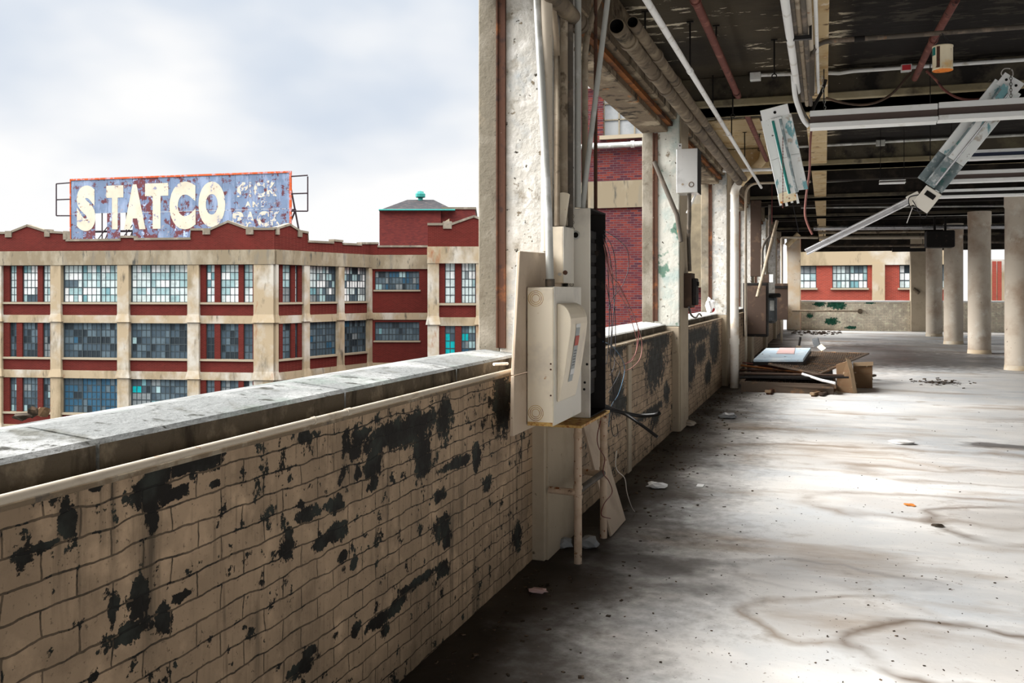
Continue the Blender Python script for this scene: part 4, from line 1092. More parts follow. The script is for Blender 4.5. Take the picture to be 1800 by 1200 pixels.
wire([(1066, 500), (1075, 560), (1073, 640), (1080, 700), (1074, 740), (1078, 765), (1086, 762), (1084, 745)], -1.37, .003, 'wire_black', 'black wire trailing in a small hook below the panel box')
wire([(1060, 600), (1080, 612), (1098, 645), (1088, 690), (1074, 715), (1070, 750)], -1.385, .003, 'wire_blue', 'blue-grey wire hanging down the parapet behind the panel box')
wire([(1056, 740), (1050, 765), (1052, 785), (1063, 805), (1060, 830), (1070, 845), (1076, 865), (1062, 885), (1057, 905), (1073, 911)], -1.335, .003, 'wire_red', 'red wire winding down the far post of the pipe stand', group=None)
wire([(1084, 792), (1082, 815), (1086, 828), (1098, 840), (1102, 865), (1110, 890), (1116, 899)], -1.3, .003, 'wire_white', 'white wire curling from the parapet to the floor', group=None)
# stiff black cable ends
pts = smooth([pX(1060, 712, -1.40), pX(1085, 722, -1.33), pX(1120, 730, -1.22), pX(1150, 729, -1.10), pX(1159, 726, -1.06)], 6)
one('heavy_cable', B().tube(pts, .0135, 10), 'rubber_black', 'thick black cable end jutting level from the bottom of the panel box', 'cable', 'stiff black cables', at=tuple(pts[0]))
pts = smooth([pX(1064, 720, -1.38), pX(1095, 726, -1.28), pX(1125, 745, -1.15), pX(1156, 768, -1.03)], 6)
one('heavy_cable', B().tube(pts, .011, 10), 'rubber_black', 'thick black cable end angled down toward the floor from the panel box', 'cable', 'stiff black cables', at=tuple(pts[0]))
# conduit along the ledge of the parapet
t = pipe('ledge_conduit', [(-1.632, .52, 1.164), (-1.632, 4.9, 1.166), (-1.63, 5.235, 1.168)], .0115, 'pipe_beige', 'thin pale conduit lying along the ledge of the near parapet', 'conduit', couplings=((.52, 1.4), (.47, .5)))
one('conduit_spur', B().tube([pX(868, 640, -1.68), pX(892, 639, -1.645)], .008, 8), 'pipe_white', 'short thin pipe spur beside the coping at the first pier', 'conduit')

# ================================================================ SECOND PIER AND BEYOND
Y0 = 10.0
A, D = pY(1189, 262, Y0), pY(1226, 338, Y0)
t = thing('metal_box', 'shiny dented metal box hung in front of the second pier', 'electrical box', (A.x, Y0, D.z))
B().box(A.x, D.x, Y0, Y0 + .30, D.z, A.z).build('body', 'metal_shiny', t, .004)
B().box(D.x, D.x + .004, Y0 + .01, Y0 + .29, D.z, A.z).build('side_cover', 'metal_black', t)
c = pY(1195, 262, Y0); B().box(c.x - .02, c.x + .02, Y0 + .004, Y0 + .010, A.z - .05, A.z + .06).build('hanging_tab', 'metal_shiny', t)
B().tube([(c.x, Y0 + .003, A.z + .035), (c.x, Y0 + .001, A.z + .035)], .008, 8).build('tab_hole', 'hole_dark', t)
c = pY(1215, 324, Y0 - .002); q = B(); q.tube([c + Vector((.025 * math.cos(w), 0, .025 * math.sin(w))) for w in [2 * math.pi * k / 20 for k in range(21)]], .006, 6); q.build('knockout_ring', 'pipe_dark', t)
c = pY(1200, 324, Y0 - .001); B().tube([c, c + Vector((0, -.004, 0))], .012, 10).build('plug', 'pipe_brown', t)
B().box(A.x + .05, A.x + .12, Y0 + .30, 10.575, D.z + .1, A.z - .1).build('bracket', 'pipe_dark', t)
pipe('conduit', [(D.x - .10, Y0 + .1, D.z), (D.x - .10, Y0 + .1, D.z - .25), (-1.51, 10.9, 2.2), (-1.51, 11.0, 1.84)], .022, 'pipe_dark', 'dark conduit from the shiny box down to the dark meter box', 'conduit')
A, D = pY(1200, 480, 10.9), pY(1214, 541, 10.9)
t = thing('meter_box', 'small dark meter box on the inner face of the second pier', 'electrical box', (-1.55, 10.9, D.z))
B().box(-1.556, -1.47, 10.85, 11.15, D.z, A.z).build('body', 'metal_darkbrown', t, .006)
B().box(-1.469, -1.42, 10.88, 11.1, D.z + .03, A.z - .06).build('door', 'metal_black', t, .01)
B().box(-1.43, -1.40, 10.95, 11.0, A.z - .15, A.z - .1).build('handle', 'metal_black', t)
pts = smooth([pX(1211, 540, -1.46), pX(1215, 553, -1.5), pX(1223, 558, -1.6), pX(1229, 551, -1.66), pX(1233, 555, -1.7)], 6)
one('looped_cable', B().tube(pts, .012, 8), 'rubber_black', 'short black cable looping from the meter box over the coping', 'cable', at=tuple(pts[0]))
pts = [pY(1150, 284, 10.52), pY(1184, 364, 10.50), pY(1190, 378, 10.5), pY(1197, 425, 10.48)]
pipe('brace_pipe', pts, .026, 'pipe_dark', 'dark purple-brown brace pipe slanting across the second pier', 'pipe')
pipe('thin_rod', [pY(1225, 337, 10.2), pY(1208, 374, 10.3)], .014, 'metal_shiny', 'short shiny rod below the metal box', 'rod')
# white downpipe
YD = 15.70
P = lambda x, y: pY(x, y, YD)
p0 = P(1291, 680)
pp = [(p0.x, YD, 0), P(1291.5, 342)] + arc(P(1291.5, 338), P(1293, 327), P(1301, 321), 5)
t = thing('downpipe', 'white rain downpipe with an elbow from the ceiling to the floor at the third pier', 'pipe', (p0.x, YD, 0))
B().tube(pp, .069, 18).build('lower_length', 'downspout_paint', t)
pu = [P(1301, 321), P(1334, 289)] + arc(P(1335, 288), P(1343, 281), P(1343.5, 270), 5) + [P(1344, 262)]
B().tube(pu, .069, 18).build('offset_length', 'downspout_yellow', t)
B().tube([P(1344, 266), P(1344, 226)], .062, 18).build('ceiling_stub', 'downspout_yellow', t)
for y in (600,): B().tube([P(1291, y - 5), P(1291, y + 5)], .080, 18).build('coupling', 'downspout_paint', t)
for y in (340, 370): B().tube([P(1291.5, y - 2), P(1291.5, y + 2)], .074, 18).build('coupling', 'downspout_paint', t)
for y in (250, 262, 272): B().tube([P(1344, y - 2), P(1344, y + 2)], .078, 18).build('coupling', 'downspout_yellow', t)
B().tube([P(1299.5, 323), P(1303, 319)], .076, 18).build('coupling', 'downspout_yellow', t)
q = lambda x, y: pY(x, y, 16.8)
pipe('conduit', [(q(1311, 395).x, 16.8, 0), q(1311, 345)] + arc(q(1311, 342), q(1312, 325), q(1330, 322), 6) + [q(1425, 319)], .022, 'pipe_beige', 'thin cream conduit curving over beside the downpipe elbow', 'conduit')
# things on the parapet
v = pX(1303, 545, -1.72)
t = thing('crumpled_wrapper', 'small white and red crumpled wrapper on the coping by the white downpipe', 'litter', (-1.78, 15.2, 1.24))
def rock(c, r, n=2, seed=0, sq=(1, 1, 1), jag=.35):
    rn = random.Random(seed); bm = bmesh.new(); bmesh.ops.create_icosphere(bm, subdivisions=n, radius=1)
    b = B(); c = Vector(c)
    for vtx in bm.verts:
        k = 1 + rn.uniform(-jag, jag); b.v.append(c + Vector((vtx.co.x * sq[0], vtx.co.y * sq[1], vtx.co.z * sq[2])) * r * k)
    bm.verts.ensure_lookup_table()
    for f in bm.faces: b.face([x.index for x in f.verts])
    bm.free(); return b
rock((-1.76, 15.2, 1.37), .09, 2, 3, (.7, .8, 1.4)).build('white_side', 'rag_white', t)
rock((-1.73, 15.22, 1.30), .05, 1, 4).build('red_side', 'rag_red', t)
o = pZ(55, 738, 1.225)
t = thing('broken_lump', 'dark broken lumps of brick lying on the near end of the coping', 'rubble', (-2.13, o.y, 1.235))
yy = pX(48, 735, -2.12).y
rock((-2.16, yy + .02, 1.244), .018, 2, 8, (1.2, 1.5, .6), .3).build('flat_lump', 'debris_dark', t)
rock((-2.15, yy + .045, 1.255), .019, 1, 9, (.9, 1, 1.0), .35).build('upright_lump', 'debris_dark', t)
rock((-2.15, yy + .085, 1.25), .018, 2, 11, (.8, 1.1, .8), .25).build('rusty_lump', 'wood_old', t)
# dark switchgear along the wall farther on
def panelpx(name, x0, x1, y0, y1, Y, dep, m, label, cat, bev=.01, extra=None):
    A, D = pY(x0, y0, Y), pY(x1, y1, Y)
    if name in ('switch_cabinet', 'meter_cabinet'): A.x = min(A.x, XW - .005) if name == 'switch_cabinet' else A.x
    t = thing(name, label, cat, (A.x, Y, D.z))
    B().box(A.x, D.x, Y, Y + dep, D.z, A.z).build('body', m, t, bev)
    if name in ('meter_cabinet', 'brown_panel'): B().box(XW - .004, A.x, Y + dep * .3, Y + dep * .6, D.z + .1, D.z + .18).build('wall_bracket', 'metal_black', t)
    if extra: extra(t, A, D, Y)
    return t
def ex1(t, A, D, Y):
    B().box(A.x + .03, D.x - .03, Y - .012, Y, D.z + .06, A.z - .06).build('door', 'metal_darkbrown', t)
panelpx('switch_cabinet', 1324, 1349, 497, 592, 20.3, .5, 'metal_black', 'tall black switch cabinet standing along the wall past the downpipe', 'cabinet', extra=ex1)
def ex2(t, A, D, Y):
    B().lathe(((A.x + D.x) / 2, Y, A.z - .03), [(.19, 0), (.2, .03), (.2, .06), (.17, .09)], 18).build('cap', 'metal_black', t)
    B().box((A.x + D.x) / 2 - .03, (A.x + D.x) / 2 + .06, Y - .015, Y, A.z - .32, A.z - .1).build('label_plate', 'pipe_grey', t)
panelpx('meter_cabinet', 1347, 1365, 520, 568, 21.0, .3, 'meter_grey', 'grey meter cabinet hung in front of the tall black one', 'cabinet', .05, ex2)
def ex3(t, A, D, Y):
    B().box(A.x - .0, D.x, Y - .02, Y, A.z - .12, A.z - .06).build('top_strip', 'metal_black', t)
panelpx('brown_panel', 1362, 1385, 498, 562, 24.0, .06, 'metal_darkbrown', 'flat dark brown panel on edge beyond the meter cabinet', 'panel', .004, ex3)
panelpx('dark_panel', 1319, 1338, 352, 486, 21.40, .08, 'metal_darkbrown', 'dark stained board covering the inner corner of the fourth pier', 'board')  # thin dark brown panel at the pier's inner corner
panelpx('small_notice', 1352, 1359, 482, 496, 21.3, .02, 'paper_white', 'small white notice above the dark meter cabinet', 'sign', .0)
panelpx('junction_box', 1338, 1352, 482, 497, 21.35, .15, 'metal_darkbrown', 'dark junction box above the tall black switch cabinet', 'electrical box')
pipe('leaning_rod', [pY(1331, 522, 20.0), pY(1366, 388, 20.6)], .035, 'pipe_brown', 'long brown rod leaning over the black switch cabinet', 'rod')
pipe('conduit', [pY(1338, 499, 20.6), pY(1339, 490, 20.8), pY(1340, 445, 21.2)] + arc(pY(1340, 440, 21.2), pY(1342, 425, 21.2), pY(1352, 416, 21.2), 5) + [pY(1353, 360, 21.2)], .03, 'pipe_dark', 'dark conduit bending up from the black switch cabinet', 'conduit')
pipe('conduit', [(pY(1374, 420, 30).x, 30, 0.0), pY(1374, 500, 30), pY(1374, 422, 30)] + arc(pY(1374, 420, 30), pY(1374, 417, 30), pY(1379, 417, 30), 4) + [pY(1438, 418, 30)], .035, 'pipe_beige', 'thin conduit turning along the ceiling before the far corner pier', 'conduit')
pipe('downpipe', [pY(1383, 432, 33), pY(1404, 411, 33)], .09, 'downspout_yellow', 'short tan pipe elbow hanging before the far corner pier', 'pipe')

# ================================================================ OVERHEAD
def along(px, py, z, y0, y1, r, m, label, name='ceiling_pipe', cat='pipe', group=None, hollow=0, coup=(), n=14, cm=None):
    """a pipe running straight down the hall through one seen point"""
    p = pZ(px, py, z)
    return pipe(name, [(p.x, y0, z), (p.x, y1, z)], r, m, label, cat, group, coup, n, hollow, cm)
e1 = pZ(1084, 46, 3.40); along(1084, 46, 3.40, e1.y, 15.8, .056, 'pipe_umber', 'fat brown pipe with an open end along the window side of the ceiling', hollow=.86, coup=((.04, .5), (.15, .4), (.21, .5), (.36, .4)), n=20)
e2 = pZ(1112, 39, 3.45); along(1112, 39, 3.45, e2.y, 15.8, .043, 'pipe_umber', 'second open-ended brown pipe, thinner, beside the fat one', hollow=.84, coup=((.1, .6), (.2, .5)), n=18)
along(1216, 130, 3.50, 4.0, 17.5, .024, 'pipe_white', 'long bright white conduit slanting across the ceiling', 'ceiling_conduit', 'conduit', coup=((.30, 1.5), (.55, 1.5)))
along(1256, 76, 3.74, 4.0, 10.4, .034, 'pipe_red', 'dark red sprinkler pipe in the ceiling near the open side', coup=((.45, .6), (.97, 1.0)))
along(1326, 232, 3.74, 11.4, 15.6, .034, 'pipe_red', 'dark red sprinkler pipe continuing beyond the first crossbeam')
along(1720, -90, 3.6, 4.0, 9.8, .03, 'pipe_red', 'dark red sprinkler pipe above the hanging paint can') if False else None
pts = [pZ(1680, 0, 3.85), pZ(1632, 86, 3.80), pD(1608, 138, 9.6)]
pipe('ceiling_pipe', pts, .032, 'pipe_red', 'dark red sprinkler pipe slanting behind the hanging paint can', couplings=((.4, .7),))
GB = 'bundle of conduits under the long ceiling beam'
for px, py, z, y1, r, m, lab in ((1381, 10, 3.52, 9.3, .030, 'pipe_white', 'white conduit at the left of the overhead bundle'), (1393, 10, 3.56, 9.9, .022, 'pipe_dark', 'dark conduit second in the overhead bundle'),
                                 (1402, 10, 3.56, 10.2, .020, 'pipe_brown', 'rusty brown conduit in the middle of the overhead bundle'), (1412, 10, 3.56, 10.2, .020, 'pipe_dark', 'dark conduit right of the middle in the overhead bundle'),
                                 (1421, 20, 3.62, 9.8, .026, 'pipe_beige', 'cream conduit against the long ceiling beam'), (1434, 20, 3.62, 9.9, .015, 'pipe_white', 'thin white conduit under the long ceiling beam')):
    along(px, py, z, 4.0, y1, r, m, lab, 'ceiling_conduit', 'conduit', GB)
b = B(); b.box(pZ(1381, 10, 3.52).x - .03, pZ(1421, 20, 3.62).x + .02, 7.3, 7.34, 3.50, 3.53); b.box(pZ(1421, 20, 3.62).x + .0, pZ(1421, 20, 3.62).x + .02, 7.3, 7.34, 3.53, 3.61); one('pipe_clamp', b, 'rubber_black', 'dark strap clamping the overhead conduit bundle', 'clamp')
pts = smooth([pD(1394, 130, 8.4), pD(1397, 165, 8.5), pD(1402, 185, 8.6), pD(1412, 210, 8.7), pD(1422, 222, 8.7)], 6)
pipe('flexible_conduit', pts, .022, 'pipe_white', 'pale flexible conduit sagging from the bundle to the long white light', 'conduit')
pts = smooth([pD(1398, 150, 8.5), pD(1403, 172, 8.55), pD(1412, 195, 8.65), pD(1424, 215, 8.7)], 6)
pipe('flexible_conduit', pts, .011, 'pipe_dark', 'dark flexible conduit beside the pale sagging one', 'conduit')
pipe('ceiling_conduit', [pD(1427, 168, 7.8), pD(1428, 100, 7.7)] + arc(pD(1428, 96, 7.7), pD(1430, 76, 7.65), pD(1458, 72, 7.6), 7) + [pD(1545, 66, 7.52), pD(1830, 45, 7.25)], .020, 'pipe_dark', 'dark conduit bending along the ceiling past the hanging paint can', 'conduit', couplings=((.36, 2),), cm='metal_black')
Pc = lambda x, y: pY(x, y, 10.42)
pipe('ceiling_conduit', [Pc(1338, 132), Pc(1440, 128), Pc(1475, 129), Pc(1500, 125), Pc(1830, 103)], .020, 'pipe_white', 'white conduit along the top of the first crossbeam', 'conduit')
def boxpx(name, x0, x1, y0, y1, Y, dep, m, label, cat='electrical box', parts=None):
    A, D = pY(x0, y0, Y), pY(x1, y1, Y)
    t = thing(name, label, cat, (A.x, Y, D.z)); B().box(A.x, D.x, Y, Y + dep, D.z, A.z).build('body', m, t, .004)
    B().box(A.x + .01, D.x - .01, Y - .006, Y, D.z + .01, A.z - .01).build('cover', parts or m, t)
    return t
boxpx('outlet_box', 1318, 1337, 127, 140, 10.4, .08, 'enamel_white', 'white outlet box at the left end of the first crossbeam conduit')
boxpx('outlet_box', 1584, 1603, 113, 124, 10.36, .08, 'enamel_white', 'white and red outlet box on the first crossbeam left of the paint can', parts='rag_red')
Pd = lambda x, y: pY(x, y, 15.6)
pipe('ceiling_conduit', [Pd(1396, 258), Pd(1541, 251), Pd(1558, 249), Pd(1840, 235)], .022, 'pipe_grey', 'grey conduit along the second crossbeam', 'conduit')
boxpx('outlet_box', 1540, 1556, 246, 255, 15.5, .09, 'pipe_grey', 'grey outlet box on the second crossbeam conduit')
pipe('ceiling_conduit', [Pd(1270, 300), Pd(1385, 297)], .028, 'pipe_white', 'white conduit under the tan end of the second crossbeam', 'conduit')
Pe = lambda x, y: pY(x, y, 16.9)
boxpx('outlet_box', 1501, 1513, 289, 296, 16.9, .09, 'enamel_white', 'little white outlet box under the second crossbeam')
pipe('ceiling_conduit', [Pe(1513, 292), Pe(1640, 288)], .018, 'pipe_grey', 'short grey conduit right of the little white outlet box', 'conduit')
Pf = lambda x, y: pY(x, y, 20.8)
pipe('ceiling_conduit', [Pf(1440, 320), Pf(1545, 314)], .02, 'pipe_grey', 'thin grey conduit across the third ceiling bay', 'conduit')
for (x0, y0, x1, y1, Y, r, m, lab) in ((1430, 401, 1775, 398, 30.0, .07, 'aluminium', 'silver pipe crossing the hall before the far columns'), (1408, 365, 1770, 362, 26.6, .025, 'pipe_grey', 'thin grey pipe crossing the dark ceiling'),
                                       (1440, 432, 1630, 431, 37.0, .05, 'pipe_dark', 'dark pipe crossing just above the far opening'), (1440, 418, 1625, 417, 34.0, .06, 'pipe_beige', 'tan pipe crossing the far ceiling'),
                                       (1438, 409, 1625, 407, 32.0, .045, 'pipe_brown', 'brown pipe crossing behind the silver one'), (1690, 425, 1775, 425, 35.0, .05, 'pipe_dark', 'dark pipe between the two nearest round columns'),
                                       (1560, 379, 1765, 376, 28.0, .035, 'pipe_grey', 'short grey pipe beyond the fallen light')):
    t = pipe('cross_pipe', [pY(x0, y0, Y), pY(x1, y1, Y)], r, m, lab, 'pipe', 'pipes crossing the far ceiling', n=10)
    for x in (x0 + 8, x1 - 8): q_ = pY(x, (y0 + y1) / 2, Y); B().tube([q_, (q_.x, q_.y, ZSLAB)], .012, 6).build('hanger', 'metal_black', t)
# unit heater before the far columns
panelpx('unit_heater', 1629, 1679, 405, 434, 29.0, .7, 'metal_black', 'black heater box hanging before the far round columns', 'heater', .03,
        lambda t, A, D, Y: (B().box(A.x + .2, A.x + .26, Y + .2, Y + .26, A.z, 3.99).build('hanger', 'metal_black', t), B().box(D.x - .26, D.x - .2, Y + .2, Y + .26, A.z, 3.99).build('hanger', 'metal_black', t),
                            B().box(A.x - .9, A.x, Y + .3, Y + .42, D.z - .1, D.z).build('pipe_arm', 'metal_black', t)))
# hanger rods
GH = 'threaded hanger rods under the ceiling'
for k, (px, ya, yb_, z, m) in enumerate(((1213, 38, 118, 4.0, 'the rod left of the long white conduit'), (1134, 20, 60, 4.0, 'rod above the open-ended pipes'), (1253, 122, 185, 4.0, 'rod on the first crossbeam face'), (1259, 45, 75, 4.0, 'rod by the red sprinkler pipe'),
                                      (1288, 158, 200, 3.9, 'rod under the end of the red sprinkler pipe'), (1286, 205, 240, 4.0, 'rod over the tan slab patch'), (1309, 232, 278, 4.0, 'rod against the tan beam end'), (1335, 235, 260, 4.0, 'rod just left of the downpipe top'), (1361, 70, 130, 4.0, 'rod left of the conduit bundle'))):
    if ya in (122, 158): p = pY(px, ya, 10.45)
    else: p = pZ(px, ya, min(z, 3.985))
    d = (p - EYEV).dot(Vector((-S_, C_, 0))); zb = EYE + (HOR - yb_) / FPX * d
    t = thing('hanger_rod', 'thin dark hanger ' + m.replace('the rod', 'rod'), 'hanger rod', (p.x, p.y, p.z), GH)
    B().tube([p, (p.x, p.y, zb)], .008, 6).build('rod', 'metal_black', t)
    B().box(p.x - .03, p.x + .03, p.y - .012, p.y + .012, p.z - .008, p.z + .004).build('ceiling_plate', 'metal_black', t)
    B().tube([(p.x + .022 * math.cos(w), p.y, zb - .022 + .022 * math.sin(w)) for w in [2 * math.pi * k / 12 for k in range(13)]], .006, 5).build('hanger_ring', 'metal_black', t)

# ---- hanging strip lights
def strip_light(x0, x1, yl, yr, d0, lab, h=.16, mid='channel_brown', joint=None, dep=.13, group='hanging strip lights'):
    L, R = pD(x0, yl, d0), pD(x0 + 10, yl, d0); Y = L.y
    Rr = pY(x1, yr, Y); zc = (L.z + Rr.z) / 2
    t = thing('strip_light', lab, 'light fixture', (L.x, Y, L.z), group)
    ends = [L.x, Rr.x] if joint is None else [L.x, pY(joint, yl, Y).x, Rr.x]
    for i in range(len(ends) - 1):
        a, b = ends[i] + .004, ends[i + 1] - .004; off = .0 if i == 0 else .008
        z = zc + off
        B().box(a, b, Y - dep * .5, Y + dep * .5, z + h * .18, z + h * .5).build('top_channel', 'enamel_white', t, .003)
        B().box(a, b, Y - dep * .4, Y + dep * .4, z - h * .18, z + h * .18).build('ballast_cover', mid, t)
        q = B(); q.prism([(a, Y - dep * .72, z - h * .5), (a, Y - dep * .72, z - h * .24), (a, Y - dep * .4, z - h * .18), (a, Y + dep * .4, z - h * .18), (a, Y + dep * .72, z - h * .24), (a, Y + dep * .72, z - h * .5), (a, Y, z - h * .38)], (b - a, 0, 0))
        q.build('reflector', 'enamel_white', t)
    for u in (.06, .94): xx = L.x + (Rr.x - L.x) * u; B().tube([(xx, Y, zc + h * .5), (xx, Y, ZSLAB - .005)], .005, 5).build('hanger_wire', 'metal_black', t)
    return t
long_light = strip_light(1423, 1880, 213, 186, 8.7, 'long double strip light with bright white edges hanging nearest overhead', .165, joint=1648)
strip_light(1703, 1840, 273, 268, 11.6, 'strip light with dark blue side behind the fallen light', .12, 'channel_blue')
strip_light(1662, 1840, 312, 306, 12.0, 'white strip light just right of the lower end of the fallen light', .15)
strip_light(1545, 1592, 320, 319, 13.5, 'short white strip light left of the fallen light', .05)
strip_light(1622, 1850, 346, 331, 9.3, 'strip light running right from the broken joint', .085, 'metal_black', dep=.07)

# ---- fallen and dangling fixtures
def fallen(A, Bp, w, lab, name='fallen_light', cat='light fixture', lower=None, twist=0.0):
    ax = (Bp - A).normalized(); L = (Bp - A).length
    view = (A + Bp) / 2 - EYEV; view.normalize()
    sx = ax.cross(view).normalized(); nz = sx.cross(ax).normalized()
    if nz.dot(view) > 0: nz = -nz
    sx, nz = sx * math.cos(twist) + nz * math.sin(twist), nz * math.cos(twist) - sx * math.sin(twist)
    t = thing(name, lab, cat, tuple(A))
    h = w / 2
    prof = [(-h, -.01), (-h * .97, .012), (-h * .40, -.030), (-h * .34, .035), (h * .34, .035), (h * .40, -.030), (h * .97, .012), (h, -.01), (h * .42, -.052), (-h * .42, -.052)]
    def seg(u0, u1, nm, m):
        B().prism([A + ax * (L * u0) + sx * a + nz * c for a, c in prof], ax * (L * (u1 - u0))).build(nm, m, t)
    if lower:
        seg(0, lower, 'upper_reflector', 'enamel_peeling'); seg(lower + .004, 1, 'lower_reflector', 'enamel_grey')
    else:
        seg(0, .52, 'upper_reflector', 'enamel_peeling'); seg(.525, 1, 'lower_reflector', 'enamel_peeling')
    return t, ax, sx, nz, L, seg
A, Bp = pD(1364, 206, 8.9), pD(1394, 338, 9.1)
t, ax, sx, nz, L, seg = fallen(A, Bp, .29, 'battered white light fixture hanging on end by the downpipe elbow')
B().obox(A - ax * .05 + nz * .0, sx * .13, ax * .05, nz * .012).build('end_plate', 'enamel_white', t)
c = A - ax * .05 + nz * .014; B().tube([c, c + nz * .003], .014, 10).build('plate_hole', 'hole_dark', t)
B().obox(Bp + ax * .03 + sx * -.06, sx * .08, ax * .05, nz * .015).build('broken_end', 'can_cream', t)
for k in range(4): B().obox(Bp + ax * (.05 + .02 * (k % 2)) + sx * (-.14 + k * .055), sx * .012, ax * .05, nz * .008).build('torn_tongue', 'enamel_peeling', t)
b = B(); c0, c1 = pD(1376, 240, 8.8), pD(1376, 366, 8.85); n_ = 46
for k in range(n_): b.tube([c0 + (c1 - c0) * (k / n_), c0 + (c1 - c0) * ((k + .8) / n_)], .006 if k % 2 else .004, 5)
b.build('dangling_chain', 'pipe_red', t)
for sgn_ in (-1, 1): B().tube([A + ax * .02 + nz * .04 + sx * .035 * sgn_, A + ax * (L * .99) + nz * .04 + sx * .035 * sgn_], .013, 8).build('lamp_groove', 'copper_green' if sgn_ < 0 else 'enamel_grey', t)
A, Bp = pD(1772, 152, 8.6), pD(1634, 326, 9.0)
t, ax, sx, nz, L, seg = fallen(A, Bp, .27, 'long battered white light fixture fallen diagonally in front of the strip lights', lower=.72)
B().obox(A - ax * .03, sx * .10, ax * .06, nz * .02).build('end_plate', 'enamel_white', t)
for sg in (-1, 1): c = A - ax * .04 + sx * .05 * sg + nz * .022; B().tube([c, c + nz * .003], .013, 8).build('plate_hole', 'hole_dark', t)
for sg, m in ((-1, 'enamel_grey'), (1, 'aluminium')): B().tube([A + ax * .05 + nz * .04 + sx * .04 * sg, A + ax * L * .97 + nz * .04 + sx * .04 * sg], .011, 8).build('lamp_groove', m, t)
c = Bp + ax * .12 + sx * .06
B().obox(c, sx * .085, ax * .11, nz * .03).build('ballast_end', 'metal_cream_grey', t, .004)
B().obox(c - ax * .05 + nz * .031, sx * .05, ax * .025, nz * .002).build('ballast_slot', 'hole_dark', t)
pts = smooth([Bp + ax * .1, Bp + ax * .22 + sx * .1, Bp + ax * .27, Bp + ax * .2 - sx * .08, Bp + ax * .12 - sx * .02], 6)
B().tube(pts, .005, 6).build('loose_wire', 'wire_black', t)
pts = [pD(x, y, 9.05) for x, y in ((1612, 352), (1630, 372), (1622, 384), (1610, 362), (1604, 352))]; B().tube(smooth(pts, 6), .004, 6).build('loose_wire', 'wire_black', t)
B().tube([pD(1604, 365, 9.05), pD(1594, 392, 9.05)], .004, 6).build('dangling_wire', 'wire_white', t)
# the long thin strip that has swung down
A, Bp = pD(1610, 347, 9.1), pD(1417, 443, 9.7)
ax = (Bp - A).normalized(); view = ((A + Bp) / 2 - EYEV).normalized(); sx = ax.cross(view).normalized(); nz = -view
t = thing('fallen_strip', 'long thin silver light strip swung down, pointing at the far wall', 'light fixture', tuple(A))
q = B(); L = (Bp - A).length; q.obox((A + Bp) / 2, ax * L / 2, sx * .034, nz * .012); q.build('channel', 'aluminium', t, .004)
for sg in (-1, 1): B().tube([A + sx * .024 * sg + nz * .018, Bp + sx * .024 * sg + nz * .018], .011, 8).build('tube_rail', 'aluminium', t)
B().obox(A + ax * .02, ax * .06, sx * .05, nz * .03).build('joint_clip', 'metal_cream_grey', t, .004)

# ---- hanging paint can
c = pD(1657, 124, 7.4); r = .077; h = .195
t = thing('paint_can', 'rusty cream paint can hanging from the ceiling conduit by wires', 'can', tuple(c))
B().lathe(c, [(r * .94, .004), (r, .0), (r, .012), (r * .985, .016), (r * .985, h - .014), (r * 1.02, h - .010), (r * 1.02, h), (r * .9, h), (r * .88, h * .6)], 28).build('body', 'can_cream', t)
B().tube([c + Vector((0, 0, -.001)), c + Vector((0, 0, .006))], r * .985, 28).build('rusty_bottom', 'can_rust', t)
vd = (EYEV - c); vd.z = 0; vd.normalize(); sd = Vector((0, 0, 1)).cross(vd)
q = B()
for k in range(4):
    a0, a1 = -.62 + k * .09, -.62 + (k + 1) * .09
    f = lambda a, z: c + (vd * math.cos(a) + sd * math.sin(a)) * r * .993 + Vector((0, 0, z))
    q.quad([f(a0, .014), f(a1, .014), f(a1, h - .012), f(a0, h - .012)])
q.build('rust_stripe', 'rust', t)
q = B(); f = lambda a, z: c + (vd * math.cos(a) + sd * math.sin(a)) * r * .992 + Vector((0, 0, z))
for k in range(3): q.quad([f(-1.35 + k * .2, h * .6), f(-1.15 + k * .2, h * .6), f(-1.15 + k * .2, h - .012), f(-1.35 + k * .2, h - .012)])
q.build('teal_smear', 'copper_green', t)
top = pD(1655, 57, 7.4)
for a in (-1.4, .4, 1.5): B().tube([f(a, h - .005), top], .0022, 5).build('hanging_wire', 'wire_black', t)

# ---- chains and cords
def chain(A, Bp, lab, r=.010, m='pipe_grey'):
    n = max(4, int((Bp - A).length / (r * 2.6))); b = B(); d = (Bp - A) / n; u = d.normalized()
    s1 = u.cross(Vector((0, 1, 0))).normalized(); s2 = u.cross(s1)
    for k in range(n):
        c = A + d * (k + .5); s = s1 if k % 2 else s2
        b.tube([c + u * (r * 1.7 * math.cos(w)) + s * (r * math.sin(w)) for w in [2 * math.pi * q / 8 for q in range(9)]], r * .28, 4)
    return one('light_chain', b, m, lab, 'chain', 'chains holding the lights', at=tuple(A))
chain(pD(1445, 133, 8.72), pD(1451, 201, 8.72), 'light chain holding the left end of the long strip light')
chain(pD(1777, 120, 8.55), pD(1777, 186, 8.55), 'chain at the top of the diagonal fallen light', m='pipe_dark')
pts = smooth([pD(x, y, 9.3) for x, y in ((1427, 219), (1424, 258), (1423, 300), (1417, 345), (1415, 375), (1420, 395), (1428, 412))], 6)
B().tube(pts, .011, 8).build('power_cable', 'cable_pink', long_light)
def sag(pix, d, r, m, lab): 
    pts = smooth([pD(x, y, d) for x, y in pix], 6); one('drooping_cable', B().tube(pts, r, 7), m, lab, 'cable', 'cables drooping under the first crossbeam', at=tuple(pts[0]))
sag(((1452, 172), (1480, 180), (1515, 184), (1545, 178), (1570, 163), (1592, 138), (1604, 124)), 9.6, .013, 'metal_darkbrown', 'dark cable drooping in a wide loop left of the paint can')
